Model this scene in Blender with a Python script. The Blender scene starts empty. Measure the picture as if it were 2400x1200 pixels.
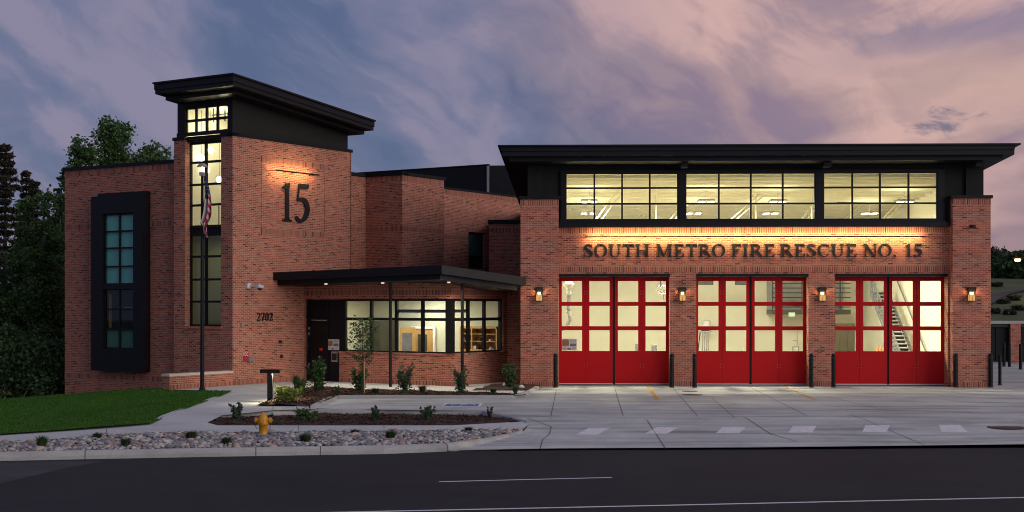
import bpy, bmesh, math, random
from mathutils import Vector, Matrix, noise as mnoise
from mathutils.geometry import delaunay_2d_cdt
random.seed(15)
S = bpy.context.scene
COL = S.collection
R = math.radians
# ------------------------------------------------------------------ camera
F, PX, PY, H = 3280.0, 1265.0, 713.0, 3.28          # focal length and principal point in photo pixels, eye height
TH = math.atan(100 / F)
CT, ST = math.cos(TH), math.sin(TH)
cam = bpy.data.cameras.new('camera')
co = bpy.data.objects.new('camera', cam); COL.objects.link(co)
co.location = (0, 0, H); co.rotation_euler = (R(90), 0, TH)
cam.sensor_width = 36; cam.lens = F / 2400 * 36
cam.shift_x = -(PX - 1200) / 2400; cam.shift_y = (PY - 600) / 2400
cam.clip_start = .1; cam.clip_end = 3000
S.camera = co

def cw(x, d):                       # camera plan -> world plan
    return Vector((x * CT - d * ST, x * ST + d * CT))
def ray(px, py):
    xc = (px - PX) / F
    return (xc * CT - ST, xc * ST + CT, (PY - py) / F)
def gp(px, py, z=0.0):              # point of a horizontal plane
    r = ray(px, py); t = (z - H) / r[2]
    return Vector((r[0] * t, r[1] * t, z))
def dp(px, py, d):                  # point at camera depth d
    r = ray(px, py)
    return Vector((r[0] * d, r[1] * d, H + r[2] * d))
ROADZ = -.30
def gz(y):
    return 0.0 if y > 40.5 else max(-.29, -.29 * (40.5 - y) / 7.0)
def gw(y):                          # kerbside level of walks, lawn edge and cobbles
    return max(gz(y), -.115)
def spw(px, py):
    z = 0.0
    for _ in range(25):
        p = gp(px, py, z); z = .5 * z + .5 * gw(p.y)
    p = gp(px, py, z); return Vector((p.x, p.y, gw(p.y)))
def sp(px, py):                     # point of the sloping forecourt
    z = 0.0
    for _ in range(25):
        p = gp(px, py, z); z = .5 * z + .5 * gz(p.y)
    p = gp(px, py, z); return Vector((p.x, p.y, gz(p.y)))

# ------------------------------------------------------------------ object helpers
def wloc(o):
    v = Vector((0, 0, 0))
    while o is not None:
        v += o.location; o = o.parent
    return v
def tag(o, label=None, cat=None, group=None, kind=None):
    if label: o['label'] = label
    if cat: o['category'] = cat
    if group: o['group'] = group
    if kind: o['kind'] = kind
    return o
def thing(name, label, cat, loc=(0, 0, 0), group=None, rz=0):
    o = bpy.data.objects.new(name, None); COL.objects.link(o); o.empty_display_size = .3
    o.location = loc; o.rotation_euler = (0, 0, rz)
    return tag(o, label, cat, group)
def kids(o):
    return list(o.children)
def copy_tree(o, parent=None):
    c = o.copy(); COL.objects.link(c)
    if parent is not None:
        c.parent = parent
    for ch in kids(o):
        copy_tree(ch, c)
    return c

class MB:
    """collects faces (with uv in metres and a material slot) and links them as one mesh object"""
    def __init__(s):
        s.v = []; s.f = []; s.uv = []; s.mi = []; s.sm = []
    def poly(s, pts, uv=None, mi=0, sm=False):
        i = len(s.v); s.v += [tuple(p) for p in pts]
        s.f.append(tuple(range(i, i + len(pts))))
        s.uv.append(uv if uv else [(p[0], p[2] if len(p) > 2 else 0) for p in pts]); s.mi.append(mi); s.sm.append(sm)
    def grid(s, rows, closed=False, mi=0, sm=True):     # rows of equal length -> shared-vertex skin
        n = len(rows[0]); b = len(s.v)
        for r in rows: s.v += [tuple(p) for p in r]
        for i in range(len(rows) - 1):
            for j in range(n if closed else n - 1):
                k = (j + 1) % n
                s.f.append((b + i * n + j, b + i * n + k, b + (i + 1) * n + k, b + (i + 1) * n + j))
                s.uv.append([(j / n, i), ((j + 1) / n, i), ((j + 1) / n, i + 1), (j / n, i + 1)]); s.mi.append(mi); s.sm.append(sm)
    def box(s, x0, x1, y0, y1, z0, z1, mi=0):
        WORLD.box(s, x0, x1, z0, z1, -y1, -y0, mi)
    def tube(s, pts, rad, seg=10, mi=0, cap=True):
        pts = [Vector(p) for p in pts]
        if not hasattr(rad, '__len__'): rad = [rad] * len(pts)
        rows = []
        for i, p in enumerate(pts):
            t = (pts[min(i + 1, len(pts) - 1)] - pts[max(i - 1, 0)]).normalized()
            a = t.cross(Vector((0, 0, 1)))
            if a.length < .01: a = Vector((1, 0, 0))
            a.normalize(); b = a.cross(t)
            rows.append([p + rad[i] * (math.cos(k * 2 * math.pi / seg) * a + math.sin(k * 2 * math.pi / seg) * b) for k in range(seg)])
        s.grid(rows, True, mi)
        if cap:
            for r in (rows[0], rows[-1]): s.poly(r, mi=mi)
    def lathe(s, prof, c=(0, 0, 0), seg=16, mi=0):
        s.grid([[(c[0] + r * math.cos(k * 2 * math.pi / seg), c[1] + r * math.sin(k * 2 * math.pi / seg), c[2] + z) for k in range(seg)] for r, z in prof], True, mi)
    def build(s, name, mats, parent=None, bevel=0, shift=None):
        me = bpy.data.meshes.new(name)
        off = wloc(parent) if parent is not None else Vector((0, 0, 0))
        if shift is not None: off = Vector(shift)
        me.from_pydata([(a - off.x, b - off.y, c - off.z) for a, b, c in s.v], [], s.f)
        ul = me.uv_layers.new(name='UVMap')
        flat = [c for f in s.uv for p in f for c in p[:2]]
        ul.data.foreach_set('uv', flat)
        if not isinstance(mats, (list, tuple)): mats = [mats]
        for m in mats: me.materials.append(m)
        me.polygons.foreach_set('material_index', s.mi)
        me.polygons.foreach_set('use_smooth', s.sm)
        me.update()
        bm = bmesh.new(); bm.from_mesh(me)
        if not any(s.sm): bmesh.ops.remove_doubles(bm, verts=bm.verts, dist=1e-5)
        bmesh.ops.recalc_face_normals(bm, faces=bm.faces)
        bm.to_mesh(me); bm.free()
        o = bpy.data.objects.new(name, me); COL.objects.link(o)
        if parent is not None: o.parent = parent
        elif shift is not None: o.location = shift
        if bevel:
            b = o.modifiers.new('bevel', 'BEVEL'); b.width = bevel; b.segments = 2; b.limit_method = 'ANGLE'
        return o

class Frame:
    """a wall plane: u to the right seen from outside, z up, n outwards"""
    def __init__(s, O, U):
        s.O = Vector(O); s.U = Vector(U).normalized(); s.N = Vector((s.U.y, -s.U.x))
    def P(s, u, z, n=0.0):
        q = s.O + s.U * u + s.N * n
        return Vector((q.x, q.y, z))
    def un(s, px, py, n=0.0):
        r = ray(px, py); o = s.O + s.N * n
        # t*r = o + u*U
        det = r[0] * (-s.U.y) - (-s.U.x) * r[1]
        t = (o.x * (-s.U.y) - (-s.U.x) * o.y) / det
        u = (r[0] * o.y - r[1] * o.x) / det
        return u, H + r[2] * t
    def u(s, px, n=0.0): return s.un(px, 700, n)[0]
    def z(s, px, py, n=0.0): return s.un(px, py, n)[1]
    def quad(s, m, u0, u1, z0, z1, n=0.0, mi=0, vz=0.0):
        m.poly([s.P(u0, z0, n), s.P(u1, z0, n), s.P(u1, z1, n), s.P(u0, z1, n)], [(u0, z0 - vz), (u1, z0 - vz), (u1, z1 - vz), (u0, z1 - vz)], mi)
    def box(s, m, u0, u1, z0, z1, n0, n1, mi=0, vz=0.0):
        P = s.P
        for uu in (u0, u1):
            m.poly([P(uu, z0, n0), P(uu, z0, n1), P(uu, z1, n1), P(uu, z1, n0)], [(n0 + uu, z0 - vz), (n1 + uu, z0 - vz), (n1 + uu, z1 - vz), (n0 + uu, z1 - vz)], mi)
        for nn in (n0, n1):
            m.poly([P(u0, z0, nn), P(u1, z0, nn), P(u1, z1, nn), P(u0, z1, nn)], [(u0, z0 - vz), (u1, z0 - vz), (u1, z1 - vz), (u0, z1 - vz)], mi)
        for zz in (z0, z1):
            m.poly([P(u0, zz, n0), P(u1, zz, n0), P(u1, zz, n1), P(u0, zz, n1)], [(u0, n0), (u1, n0), (u1, n1), (u0, n1)], mi)
    def panel(s, m, u0, u1, z0, z1, holes=(), n=0.0, reveal=.25, mi=0):
        us = sorted(set([u0, u1] + [h[i] for h in holes for i in (0, 1) if u0 < h[i] < u1]))
        zs = sorted(set([z0, z1] + [h[i] for h in holes for i in (2, 3) if z0 < h[i] < z1]))
        for a, b in zip(us, us[1:]):
            for c, d in zip(zs, zs[1:]):
                um, zm = (a + b) / 2, (c + d) / 2
                if any(h[0] < um < h[1] and h[2] < zm < h[3] for h in holes): continue
                s.quad(m, a, b, c, d, n, mi)
        P = s.P
        for h in holes:
            a, b, c, d = h[:4]; r = h[4] if len(h) > 4 else reveal
            for uu in (a, b):
                m.poly([P(uu, c, n), P(uu, c, n - r), P(uu, d, n - r), P(uu, d, n)], [(uu, c), (uu + r, c), (uu + r, d), (uu, d)], mi)
            for zz in (c, d):
                m.poly([P(a, zz, n), P(b, zz, n), P(b, zz, n - r), P(a, zz, n - r)], [(a, zz), (b, zz), (b, zz + r), (a, zz + r)], mi)
WORLD = Frame((0, 0), (1, 0))

# ------------------------------------------------------------------ materials
def nodes(m):
    m.use_nodes = True; nt = m.node_tree; nt.nodes.clear(); return nt
def link(nt, a, b): nt.links.new(a, b)
def ramp(nt, stops, interp='LINEAR'):
    r = nt.nodes.new('ShaderNodeValToRGB'); e = r.color_ramp; e.interpolation = interp
    while len(e.elements) < len(stops): e.elements.new(.5)
    for el, (p, c) in zip(e.elements, stops):
        el.position = p; el.color = (*c, 1) if len(c) == 3 else c
    return r
def new(nt, t, **k):
    n = nt.nodes.new(t)
    for a, b in k.items():
        if a in n.inputs.keys(): n.inputs[a].default_value = b
        else: setattr(n, a, b)
    return n
def out(nt, sh):
    o = nt.nodes.new('ShaderNodeOutputMaterial'); link(nt, sh, o.inputs['Surface']); return o
def plain(name, col, rough=.6, metal=0.0, var=.25, scale=3.0, bump=0.0, bscale=40.0, spec=.5, trans=0.0):
    m = bpy.data.materials.new(name); nt = nodes(m)
    b = new(nt, 'ShaderNodeBsdfPrincipled', Roughness=rough, Metallic=metal)
    b.inputs['Specular IOR Level'].default_value = spec
    tc = new(nt, 'ShaderNodeTexCoord')
    nz = new(nt, 'ShaderNodeTexNoise', Scale=scale, Detail=6.0, Roughness=.65)
    link(nt, tc.outputs['Object'], nz.inputs['Vector'])
    lo = tuple(c * (1 - var) for c in col); hi = tuple(min(1, c * (1 + var)) for c in col)
    r = ramp(nt, [(.3, lo), (.7, hi)]); link(nt, nz.outputs[0], r.inputs[0]); link(nt, r.outputs[0], b.inputs['Base Color'])
    rr = ramp(nt, [(.3, (max(0, rough - .08),) * 3), (.7, (min(1, rough + .08),) * 3)]); link(nt, nz.outputs[0], rr.inputs[0]); link(nt, rr.outputs[0], b.inputs['Roughness'])
    if bump:
        n2 = new(nt, 'ShaderNodeTexNoise', Scale=bscale, Detail=4.0); link(nt, tc.outputs['Object'], n2.inputs['Vector'])
        bp = new(nt, 'ShaderNodeBump', Strength=bump, Distance=.02); link(nt, n2.outputs[0], bp.inputs['Height']); link(nt, bp.outputs[0], b.inputs['Normal'])
    out(nt, b.outputs[0]); return m
def emit(name, col, strength):
    m = bpy.data.materials.new(name); nt = nodes(m)
    e = new(nt, 'ShaderNodeEmission', Strength=strength); e.inputs['Color'].default_value = (*col, 1)
    out(nt, e.outputs[0]); return m
def brick(name, soldier=False, h=.2, tint=(1, 1, 1)):
    m = bpy.data.materials.new(name); nt = nodes(m)
    b = new(nt, 'ShaderNodeBsdfPrincipled', Roughness=.85); b.inputs['Specular IOR Level'].default_value = .25
    uv = new(nt, 'ShaderNodeUVMap'); uv.uv_map = 'UVMap'
    bt = new(nt, 'ShaderNodeTexBrick'); bt.inputs['Scale'].default_value = 1.0
    bt.inputs['Color1'].default_value = (0, 0, 0, 1); bt.inputs['Color2'].default_value = (1, 1, 1, 1); bt.inputs['Mortar'].default_value = (.5, .5, .5, 1)
    bt.inputs['Mortar Size'].default_value = .0088; bt.inputs['Mortar Smooth'].default_value = .12; bt.inputs['Bias'].default_value = 0
    bt.inputs['Brick Width'].default_value = .0725 if soldier else .225
    bt.inputs['Row Height'].default_value = h if soldier else .0725
    if soldier: bt.offset = 0.0
    link(nt, uv.outputs[0], bt.inputs['Vector'])
    t = tint
    def c(a): return tuple(x * y for x, y in zip(a, t))
    rp = ramp(nt, [(.0, c((.13, .040, .030))), (.05, c((.17, .048, .034))), (.11, c((.34, .092, .058))), (.45, c((.42, .120, .075))), (.75, c((.48, .146, .092))), (1, c((.53, .185, .12)))])
    link(nt, bt.outputs['Color'], rp.inputs[0])
    nz = new(nt, 'ShaderNodeTexNoise', Scale=.55, Detail=9.0, Roughness=.72); link(nt, uv.outputs[0], nz.inputs['Vector'])
    r2 = ramp(nt, [(.28, (.74, .75, .78)), (.72, (1.14, 1.11, 1.08))]); link(nt, nz.outputs[0], r2.inputs[0])
    mm = new(nt, 'ShaderNodeMix', data_type='RGBA', blend_type='MULTIPLY'); mm.inputs[0].default_value = 1
    link(nt, rp.outputs[0], mm.inputs[6]); link(nt, r2.outputs[0], mm.inputs[7])
    mx = new(nt, 'ShaderNodeMix', data_type='RGBA'); link(nt, bt.outputs['Fac'], mx.inputs[0]); link(nt, mm.outputs[2], mx.inputs[6]); mx.inputs[7].default_value = (.50, .335, .245, 1)
    link(nt, mx.outputs[2], b.inputs['Base Color'])
    iv = new(nt, 'ShaderNodeMath', operation='SUBTRACT'); iv.inputs[0].default_value = 1; link(nt, bt.outputs['Fac'], iv.inputs[1])
    bp = new(nt, 'ShaderNodeBump', Strength=.6, Distance=.008); link(nt, iv.outputs[0], bp.inputs['Height']); link(nt, bp.outputs[0], b.inputs['Normal'])
    out(nt, b.outputs[0]); return m
def concrete(name, col, var=.22, rough=.82, stain=.35, scale=.35):
    m = bpy.data.materials.new(name); nt = nodes(m)
    b = new(nt, 'ShaderNodeBsdfPrincipled', Roughness=rough); b.inputs['Specular IOR Level'].default_value = .35
    tc = new(nt, 'ShaderNodeTexCoord')
    mp = new(nt, 'ShaderNodeMapping'); mp.inputs['Scale'].default_value = (1, 1.0, 1); link(nt, tc.outputs['Object'], mp.inputs[0])
    a = new(nt, 'ShaderNodeTexNoise', Scale=scale, Detail=9.0, Roughness=.68, Distortion=.6); link(nt, mp.outputs[0], a.inputs['Vector'])
    g = new(nt, 'ShaderNodeTexNoise', Scale=22.0, Detail=5.0, Roughness=.7); link(nt, mp.outputs[0], g.inputs['Vector'])
    mp2 = new(nt, 'ShaderNodeMapping'); mp2.inputs['Scale'].default_value = (.16, 1.1, 1); mp2.inputs['Rotation'].default_value = (0, 0, R(12)); link(nt, tc.outputs['Object'], mp2.inputs[0])
    st = new(nt, 'ShaderNodeTexNoise', Scale=.9, Detail=7.0, Roughness=.6, Distortion=1.2); link(nt, mp2.outputs[0], st.inputs['Vector'])
    r1 = ramp(nt, [(.28, tuple(c * (1 - var) for c in col)), (.72, tuple(min(1, c * (1 + var)) for c in col))]); link(nt, a.outputs[0], r1.inputs[0])
    r2 = ramp(nt, [(.35, (1 - stain,) * 3), (.55, (1, 1, 1))]); link(nt, st.outputs[0], r2.inputs[0])
    r3 = ramp(nt, [(.3, (.86,) * 3), (.7, (1.1,) * 3)]); link(nt, g.outputs[0], r3.inputs[0])
    m1 = new(nt, 'ShaderNodeMix', data_type='RGBA', blend_type='MULTIPLY'); m1.inputs[0].default_value = 1; link(nt, r1.outputs[0], m1.inputs[6]); link(nt, r2.outputs[0], m1.inputs[7])
    m2 = new(nt, 'ShaderNodeMix', data_type='RGBA', blend_type='MULTIPLY'); m2.inputs[0].default_value = 1; link(nt, m1.outputs[2], m2.inputs[6]); link(nt, r3.outputs[0], m2.inputs[7])
    link(nt, m2.outputs[2], b.inputs['Base Color'])
    bp = new(nt, 'ShaderNodeBump', Strength=.25, Distance=.01); link(nt, g.outputs[0], bp.inputs['Height']); link(nt, bp.outputs[0], b.inputs['Normal'])
    out(nt, b.outputs[0]); return m
def glass(name, tint=(1, 1, 1), refl=1.0):
    m = bpy.data.materials.new(name); nt = nodes(m)
    t = new(nt, 'ShaderNodeBsdfTransparent'); t.inputs[0].default_value = (*tint, 1)
    g = new(nt, 'ShaderNodeBsdfGlossy', Roughness=.03); g.inputs[0].default_value = (refl, refl, refl, 1)
    lw = new(nt, 'ShaderNodeLayerWeight', Blend=.5)
    pw = new(nt, 'ShaderNodeMath', operation='POWER'); link(nt, lw.outputs['Facing'], pw.inputs[0]); pw.inputs[1].default_value = 5
    fr = new(nt, 'ShaderNodeMath', operation='MULTIPLY_ADD'); link(nt, pw.outputs[0], fr.inputs[0]); fr.inputs[1].default_value = .9; fr.inputs[2].default_value = .05
    mx = new(nt, 'ShaderNodeMixShader'); link(nt, fr.outputs[0], mx.inputs[0]); link(nt, t.outputs[0], mx.inputs[1]); link(nt, g.outputs[0], mx.inputs[2])
    out(nt, mx.outputs[0]); return m
def leafmat(name, c1, c2, c3, rough=.55, trans=.25):
    m = bpy.data.materials.new(name); nt = nodes(m)
    geo = new(nt, 'ShaderNodeNewGeometry'); tc = new(nt, 'ShaderNodeTexCoord')
    nz = new(nt, 'ShaderNodeTexNoise', Scale=.8, Detail=3.0); link(nt, tc.outputs['Object'], nz.inputs['Vector'])
    ad = new(nt, 'ShaderNodeMath', operation='MULTIPLY_ADD'); link(nt, geo.outputs['Random Per Island'], ad.inputs[0]); ad.inputs[1].default_value = .5
    sc = new(nt, 'ShaderNodeMath', operation='MULTIPLY'); link(nt, nz.outputs[0], sc.inputs[0]); sc.inputs[1].default_value = .5; link(nt, sc.outputs[0], ad.inputs[2])
    r = ramp(nt, [(.15, c1), (.5, c2), (.9, c3)]); link(nt, ad.outputs[0], r.inputs[0])
    b = new(nt, 'ShaderNodeBsdfPrincipled', Roughness=rough); b.inputs['Specular IOR Level'].default_value = .3; link(nt, r.outputs[0], b.inputs['Base Color'])
    tr = new(nt, 'ShaderNodeBsdfTranslucent'); link(nt, r.outputs[0], tr.inputs[0])
    mx = new(nt, 'ShaderNodeMixShader', Fac=trans); link(nt, b.outputs[0], mx.inputs[1]); link(nt, tr.outputs[0], mx.inputs[2])
    out(nt, mx.outputs[0]); return m

M = {}
M['brick'] = brick('red_brick'); M['soldier'] = brick('soldier_brick', True, .24, (.80, .76, .78))
M['black'] = plain('black_metal', (.007, .007, .009), .55, .0, .2, 1.5, spec=.25)
M['stucco'] = plain('charcoal_panel', (.019, .018, .018), .8, 0, .15, 2, .15, 60, spec=.2)
M['fascia'] = plain('dark_fascia', (.006, .006, .009), .5, .0, .2, .8, spec=.28)
M['soffit'] = plain('dark_soffit', (.02, .018, .017), .7)
M['letter'] = plain('letter_metal', (.012, .011, .011), .45, 0, .1)
M['red'] = plain('red_door_paint', (.50, .004, .007), .5, 0, .04, .7, spec=.22)
M['glass'] = glass('clear_glass'); M['dglass'] = glass('grey_glass', (.55, .62, .55)); M['tealglass'] = glass('teal_glass', (.72, .97, .93))
M['cream'] = plain('cream_wall', (.78, .76, .63), .8, 0, .03, .6)
M['white'] = plain('white_paint', (.75, .75, .73), .6, 0, .05)
M['ivory'] = plain('ivory_wall', (.56, .56, .41), .8, 0, .04, .6)
M['deck'] = plain('ceiling_deck', (.66, .65, .50), .7, 0, .05)
M['floor'] = plain('polished_floor', (.46, .45, .38), .4)
M['teal'] = plain('teal_shade', (.22, .47, .45), .8, 0, .12, 2)
M['wood'] = plain('maple_wood', (.50, .30, .10), .5, 0, .15, 5)
M['grey'] = plain('grey_metal', (.30, .30, .29), .4, .3, .1)
M['steel'] = plain('galvanised_steel', (.45, .46, .47), .35, .8, .1)
M['dark'] = plain('dark_rubber', (.02, .02, .02), .7)
M['olive'] = plain('olive_cabinet', (.055, .05, .03), .5, 0, .1)
M['stone'] = plain('cast_stone', (.62, .52, .42), .8, 0, .08, 6)
M['lowbrick'] = brick('brown_brick', False, .2, (.95, 1.0, .98))
M['drive'] = concrete('driveway_concrete', (.56, .595, .56), .24, .82, .42); M['walk'] = concrete('walk_concrete', (.58, .61, .585), .12, .85, .12)
M['kerb'] = concrete('kerb_concrete', (.46, .45, .43), .15, .85, .2, .8)
M['joint'] = plain('joint_sealant', (.10, .10, .105), .9)
M['yellow'] = plain('yellow_line_paint', (.62, .31, .03), .7, 0, .25, 9)
M['blue'] = plain('blue_line_paint', (.025, .15, .50), .7, 0, .2, 9)
M['linewhite'] = plain('white_line_paint', (.80, .79, .80), .75, 0, .18, 7)
M['asphalt'] = concrete('asphalt', (.0165, .0190, .0230), .34, .95, .18, .25)
M['patch'] = concrete('worn_asphalt', (.050, .052, .056), .2, .95, .25, .6)
M['mulch'] = plain('bark_mulch', (.045, .020, .014), .95, 0, .6, 14, 1.0, 30)
M['soil'] = plain('dark_soil', (.02, .022, .012), .95, 0, .5, 1.2, .6, 8)
M['hydrant'] = plain('hydrant_paint', (.62, .285, .018), .42, 0, .12, 8)
M['rust'] = plain('rusted_iron', (.10, .055, .035), .8, .2, .3, 12)
M['bark'] = plain('bark', (.10, .085, .065), .9, 0, .3, 6, .6, 20); M['pale'] = plain('pale_stake', (.46, .33, .20), .8, 0, .1)
M['redsign'] = plain('red_sign', (.5, .02, .03), .5, 0, .1)
M['paper'] = plain('paper', (.66, .66, .66), .8, 0, .06); M['kraft'] = plain('brown_print', (.30, .17, .08), .8); M['print'] = plain('grey_print', (.16, .16, .17), .8)
M['camwhite'] = plain('white_plastic', (.66, .66, .68), .35, 0, .05)
M['flagred'] = plain('flag_red', (.42, .012, .03), .8, 0, .1); M['flagwhite'] = plain('flag_white', (.52, .49, .50), .8, 0, .06); M['flagblue'] = plain('flag_blue', (.02, .028, .10), .8, 0, .1)
M['orange'] = plain('cone_orange', (.70, .16, .02), .5)
# ------------------------------------------------------------------ fire station
K = cw(-12.29, 56.0)
A = (cw(.532, .8467)).normalized()
B = Vector((-A.y, A.x))                       # towards the left and away
def AB(a, b): return K + A * a + B * b
FL = Frame(K, -B); FR = Frame(K, A)
FW = Frame(AB(.35, 0), -B)
FV1 = Frame(AB(4.25, 0), -B); FV2 = Frame(AB(4.25, -7.7), A)
FM1 = Frame(AB(0, 1.2), A); CB = AB(9.82, -.94)
FM2 = Frame(CB, -B); FM3 = Frame(CB, A)
FM4 = Frame(cw(-4.88, 71.5), A)
FB = Frame((0, 56.15), (1, 0)); FP = Frame((0, 55.70), (1, 0))
station = thing('fire_station', 'two storey red brick fire station with black roofs, stair tower and red engine doors', 'fire station', (4, 60, 0))
TOPZ = 9.17
def part(name, m, mats, parent=station, **k): return m.build(name, mats, parent, **k)
def chunks(name, m, mats, n, parent=station):
    r = []
    for i in range(0, len(m.f), n):
        k = MB()
        for j in range(i, min(i + n, len(m.f))): k.poly([m.v[v] for v in m.f[j]], m.uv[j], m.mi[j])
        r.append(k.build(name, mats, parent))
    return r
def band(m, f, u0, u1, z0, z1, n=0.0, t=.006):
    f.box(m, u0, u1, z0, z1, n - .02, n + t, 0, z0)

def window(f, us, zs, n, fw=.07, mw=.05, d=.10, mat='glass', parent=station, name='window', fmat='black', label=None):
    m = MB()
    u0, u1, z0, z1 = us[0], us[-1], zs[0], zs[-1]
    f.box(m, u0 - fw, u0, z0 - fw, z1 + fw, n - d, n); f.box(m, u1, u1 + fw, z0 - fw, z1 + fw, n - d, n)
    f.box(m, u0, u1, z0 - fw, z0, n - d, n); f.box(m, u0, u1, z1, z1 + fw, n - d, n)
    e = .004
    for u in us[1:-1]: f.box(m, u - mw / 2, u + mw / 2, z0, z1, n - d + e, n - e)
    for z in zs[1:-1]:
        c = [u0] + [x for u in us[1:-1] for x in (u - mw / 2, u + mw / 2)] + [u1]
        for a, b in zip(c[::2], c[1::2]): f.box(m, a, b, z - mw / 2, z + mw / 2, n - d + 2 * e, n - 2 * e)
    w = part(name, m, M[fmat], parent)
    if label: w['label'] = label
    g = MB(); f.quad(g, u0, u1, z0, z1, n - d * .6); part('pane', g, M[mat], w)
    return w
def room(m, f, u0, u1, z0, z1, nf, nb, mi=(0, 0, 0), z1b=None):
    P = f.P; zb = z1 if z1b is None else z1b
    m.poly([P(u0, z0, nf), P(u1, z0, nf), P(u1, z0, nb), P(u0, z0, nb)], mi=mi[1])
    m.poly([P(u0, z1, nf), P(u1, z1, nf), P(u1, zb, nb), P(u0, zb, nb)], mi=mi[2])
    m.poly([P(u0, z0, nb), P(u1, z0, nb), P(u1, zb, nb), P(u0, zb, nb)], mi=mi[0])
    for u in (u0, u1): m.poly([P(u, z0, nf), P(u, z1, nf), P(u, zb, nb), P(u, z0, nb)], mi=mi[0])

# --- left wing
uL, uR = FW.u(152), -3.2
m = MB(); FW.panel(m, uL, uR, -1.6, TOPZ); FW.box(m, uL, uR, -1.6, TOPZ - .02, -9, -.02); part('wing_wall', m, M['brick'])
m = MB(); band(m, FW, uL - .006, uR, TOPZ - .26, TOPZ - .02)
zb_ = FW.z(395, 522)
band(m, FW, uL - .006, uR, zb_ - .14, zb_ + .10)
zb_ = FW.z(360, 888)
band(m, FW, uL - .006, uR, zb_ - .12, zb_ + .12); chunks('soldier_course', m, M['soldier'], 6)
m = MB(); FW.box(m, uL - .08, uR, TOPZ, TOPZ + .13, -9, .08); chunks('parapet_cap', m, M['black'], 6)
# dark oriel box with its tall window
m = MB()
o0, o1 = FW.u(213, .45), FW.u(333, .45); oz0, oz1 = FW.z(330, 872, .45), FW.z(300, 456, .45)
c0, c1 = FW.u(242, .45), FW.u(309, .45)
hz = [FW.z(242, y, .45) for y in (814, 680, 664, 505)]
FW.panel(m, o0, o1, oz0, oz1, [(c0 - .07, c1 + .07, hz[0] - .07, hz[1] + .03), (c0 - .07, c1 + .07, hz[2] - .03, hz[3] + .07)], .45, .16)
for u in (o0, o1): m.poly([FW.P(u, oz0, 0), FW.P(u, oz0, .45), FW.P(u, oz1, .45), FW.P(u, oz1, 0)])
for z in (oz0, oz1): m.poly([FW.P(o0, z, 0), FW.P(o1, z, 0), FW.P(o1, z, .45), FW.P(o0, z, .45)])
FW.box(m, o0 + .25, o1 + .02, oz1, oz1 + .13, 0, .3)
FW.box(m, o1 - .12, o1 + .03, oz0 + .02, oz1 - .02, .05, .47)
ori = part('oriel_box', m, M['fascia'])
cm = FW.u(275.5, .45)
w1 = window(FW, [c0, cm, c1], [hz[2]] + [FW.z(242, y, .45) for y in (625, 582, 543)] + [hz[3]], .36, .07, .07, .08, 'tealglass', station, label='tall window of eight teal shaded panes')
g = MB(); FW.quad(g, c0 - .15, c1 + .15, hz[2] - .1, hz[3] + .1, .24); part('shade', g, M['teal'], w1)
w2 = window(FW, [c0, cm, c1], [hz[0]] + [FW.z(242, y, .45) for y in (771, 725)] + [hz[1]], .36, .07, .07, .08, 'dglass', station, label='lower window with dark panes above two teal panes')
g = MB(); FW.quad(g, c0, c1, hz[0], FW.z(242, 771, .45), .24); part('shade', g, M['teal'], w2)
g = MB(); FW.quad(g, c0, c1, FW.z(242, 771, .45), hz[1], .05); FW.box(g, cm + .1, c1 - .1, FW.z(242, 722, .45), FW.z(242, 719, .45), .06, .2, 1); FW.box(g, c0 + .05, c0 + .09, FW.z(242, 768, .45), FW.z(242, 690, .45), .06, .2, 1); part('blind', g, [M['dark'], M['wood']], w2)

# --- stair tower
tl = -3.31; TZ = 10.02
wl, wr = FL.u(434), FL.u(518)
zlo = FL.z(441, 765); 
m = MB()
FL.panel(m, tl, 0, -.6, TZ, [(wl, wr, zlo, TZ, .34)])
FR.panel(m, 0, 7.34, -.6, TZ)
m.poly([FL.P(tl, -.6), FL.P(tl, TZ), FL.P(tl, TZ, -7.34), FL.P(tl, -.6, -7.34)], [(0, -.6), (0, TZ), (7.34, TZ), (7.34, -.6)])
FW.box(m, tl, 0, -.6, TZ, -7.0, -6.9)
FL.box(m, wl - .05, wr + .05, zlo - .09, zlo + .01, -.3, .05)
part('tower_wall', m, M['brick'])
m = MB()
band(m, FR, 0, 4.2, .0, .22)
# framed panel round the number
q0, q1 = FR.u(612), FR.u(768); qz1, qz0 = FR.z(612, 366), FR.z(612, 548)
for t in (0,):
    band(m, FR, q0, q1, qz1 - .24, qz1, t=.02); band(m, FR, q0, q1, qz0, qz0 + .24, t=.02)
chunks('soldier_course', m, M['soldier'], 6)
m = MB()
FR.box(m, q0, q0 + .22, qz0 + .24, qz1 - .24, -.02, .02); FR.box(m, q1 - .22, q1, qz0 + .24, qz1 - .24, -.02, .02)
chunks('brick_border', m, M['lowbrick'], 6)
m = MB()
FL.box(m, tl - .05, wl, TZ, TZ + .13, -.4, .05); FL.box(m, wr, .05, TZ, TZ + .13, -.4, .05); FR.box(m, -.05, 7.40, TZ + .001, TZ + .131, -.3, .05)
chunks('parapet_cap', m, M['black'], 6)
# tall stair windows
n = -.26
gl, gr, gm = FL.u(446.5, n), FL.u(519, n), FL.u(481, n)
zs = [FL.z(446.5, y, n) for y in (529, 482, 434, 382, 340)]
w = window(FL, [gl, gm, gr], zs, n, .10, .09, .12, label='tall lit stair window with two by four panes')
zs2 = [FL.z(446.5, y, n) for y in (760, 707, 655.5, 602, 554)]
window(FL, [gl, gm, gr], zs2, n, .10, .09, .12, 'dglass', label='dim lower stair window with two by four panes')
m = MB(); FL.box(m, gl - .12, gr + .12, zs2[-1] + .1, zs[0] - .1, n - .3, n - .01); FL.box(m, wl, wr, zs[-1] + .1, TZ + .13, n - .1, -.1); chunks('spandrel_panel', m, M['black'], 6)
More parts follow.
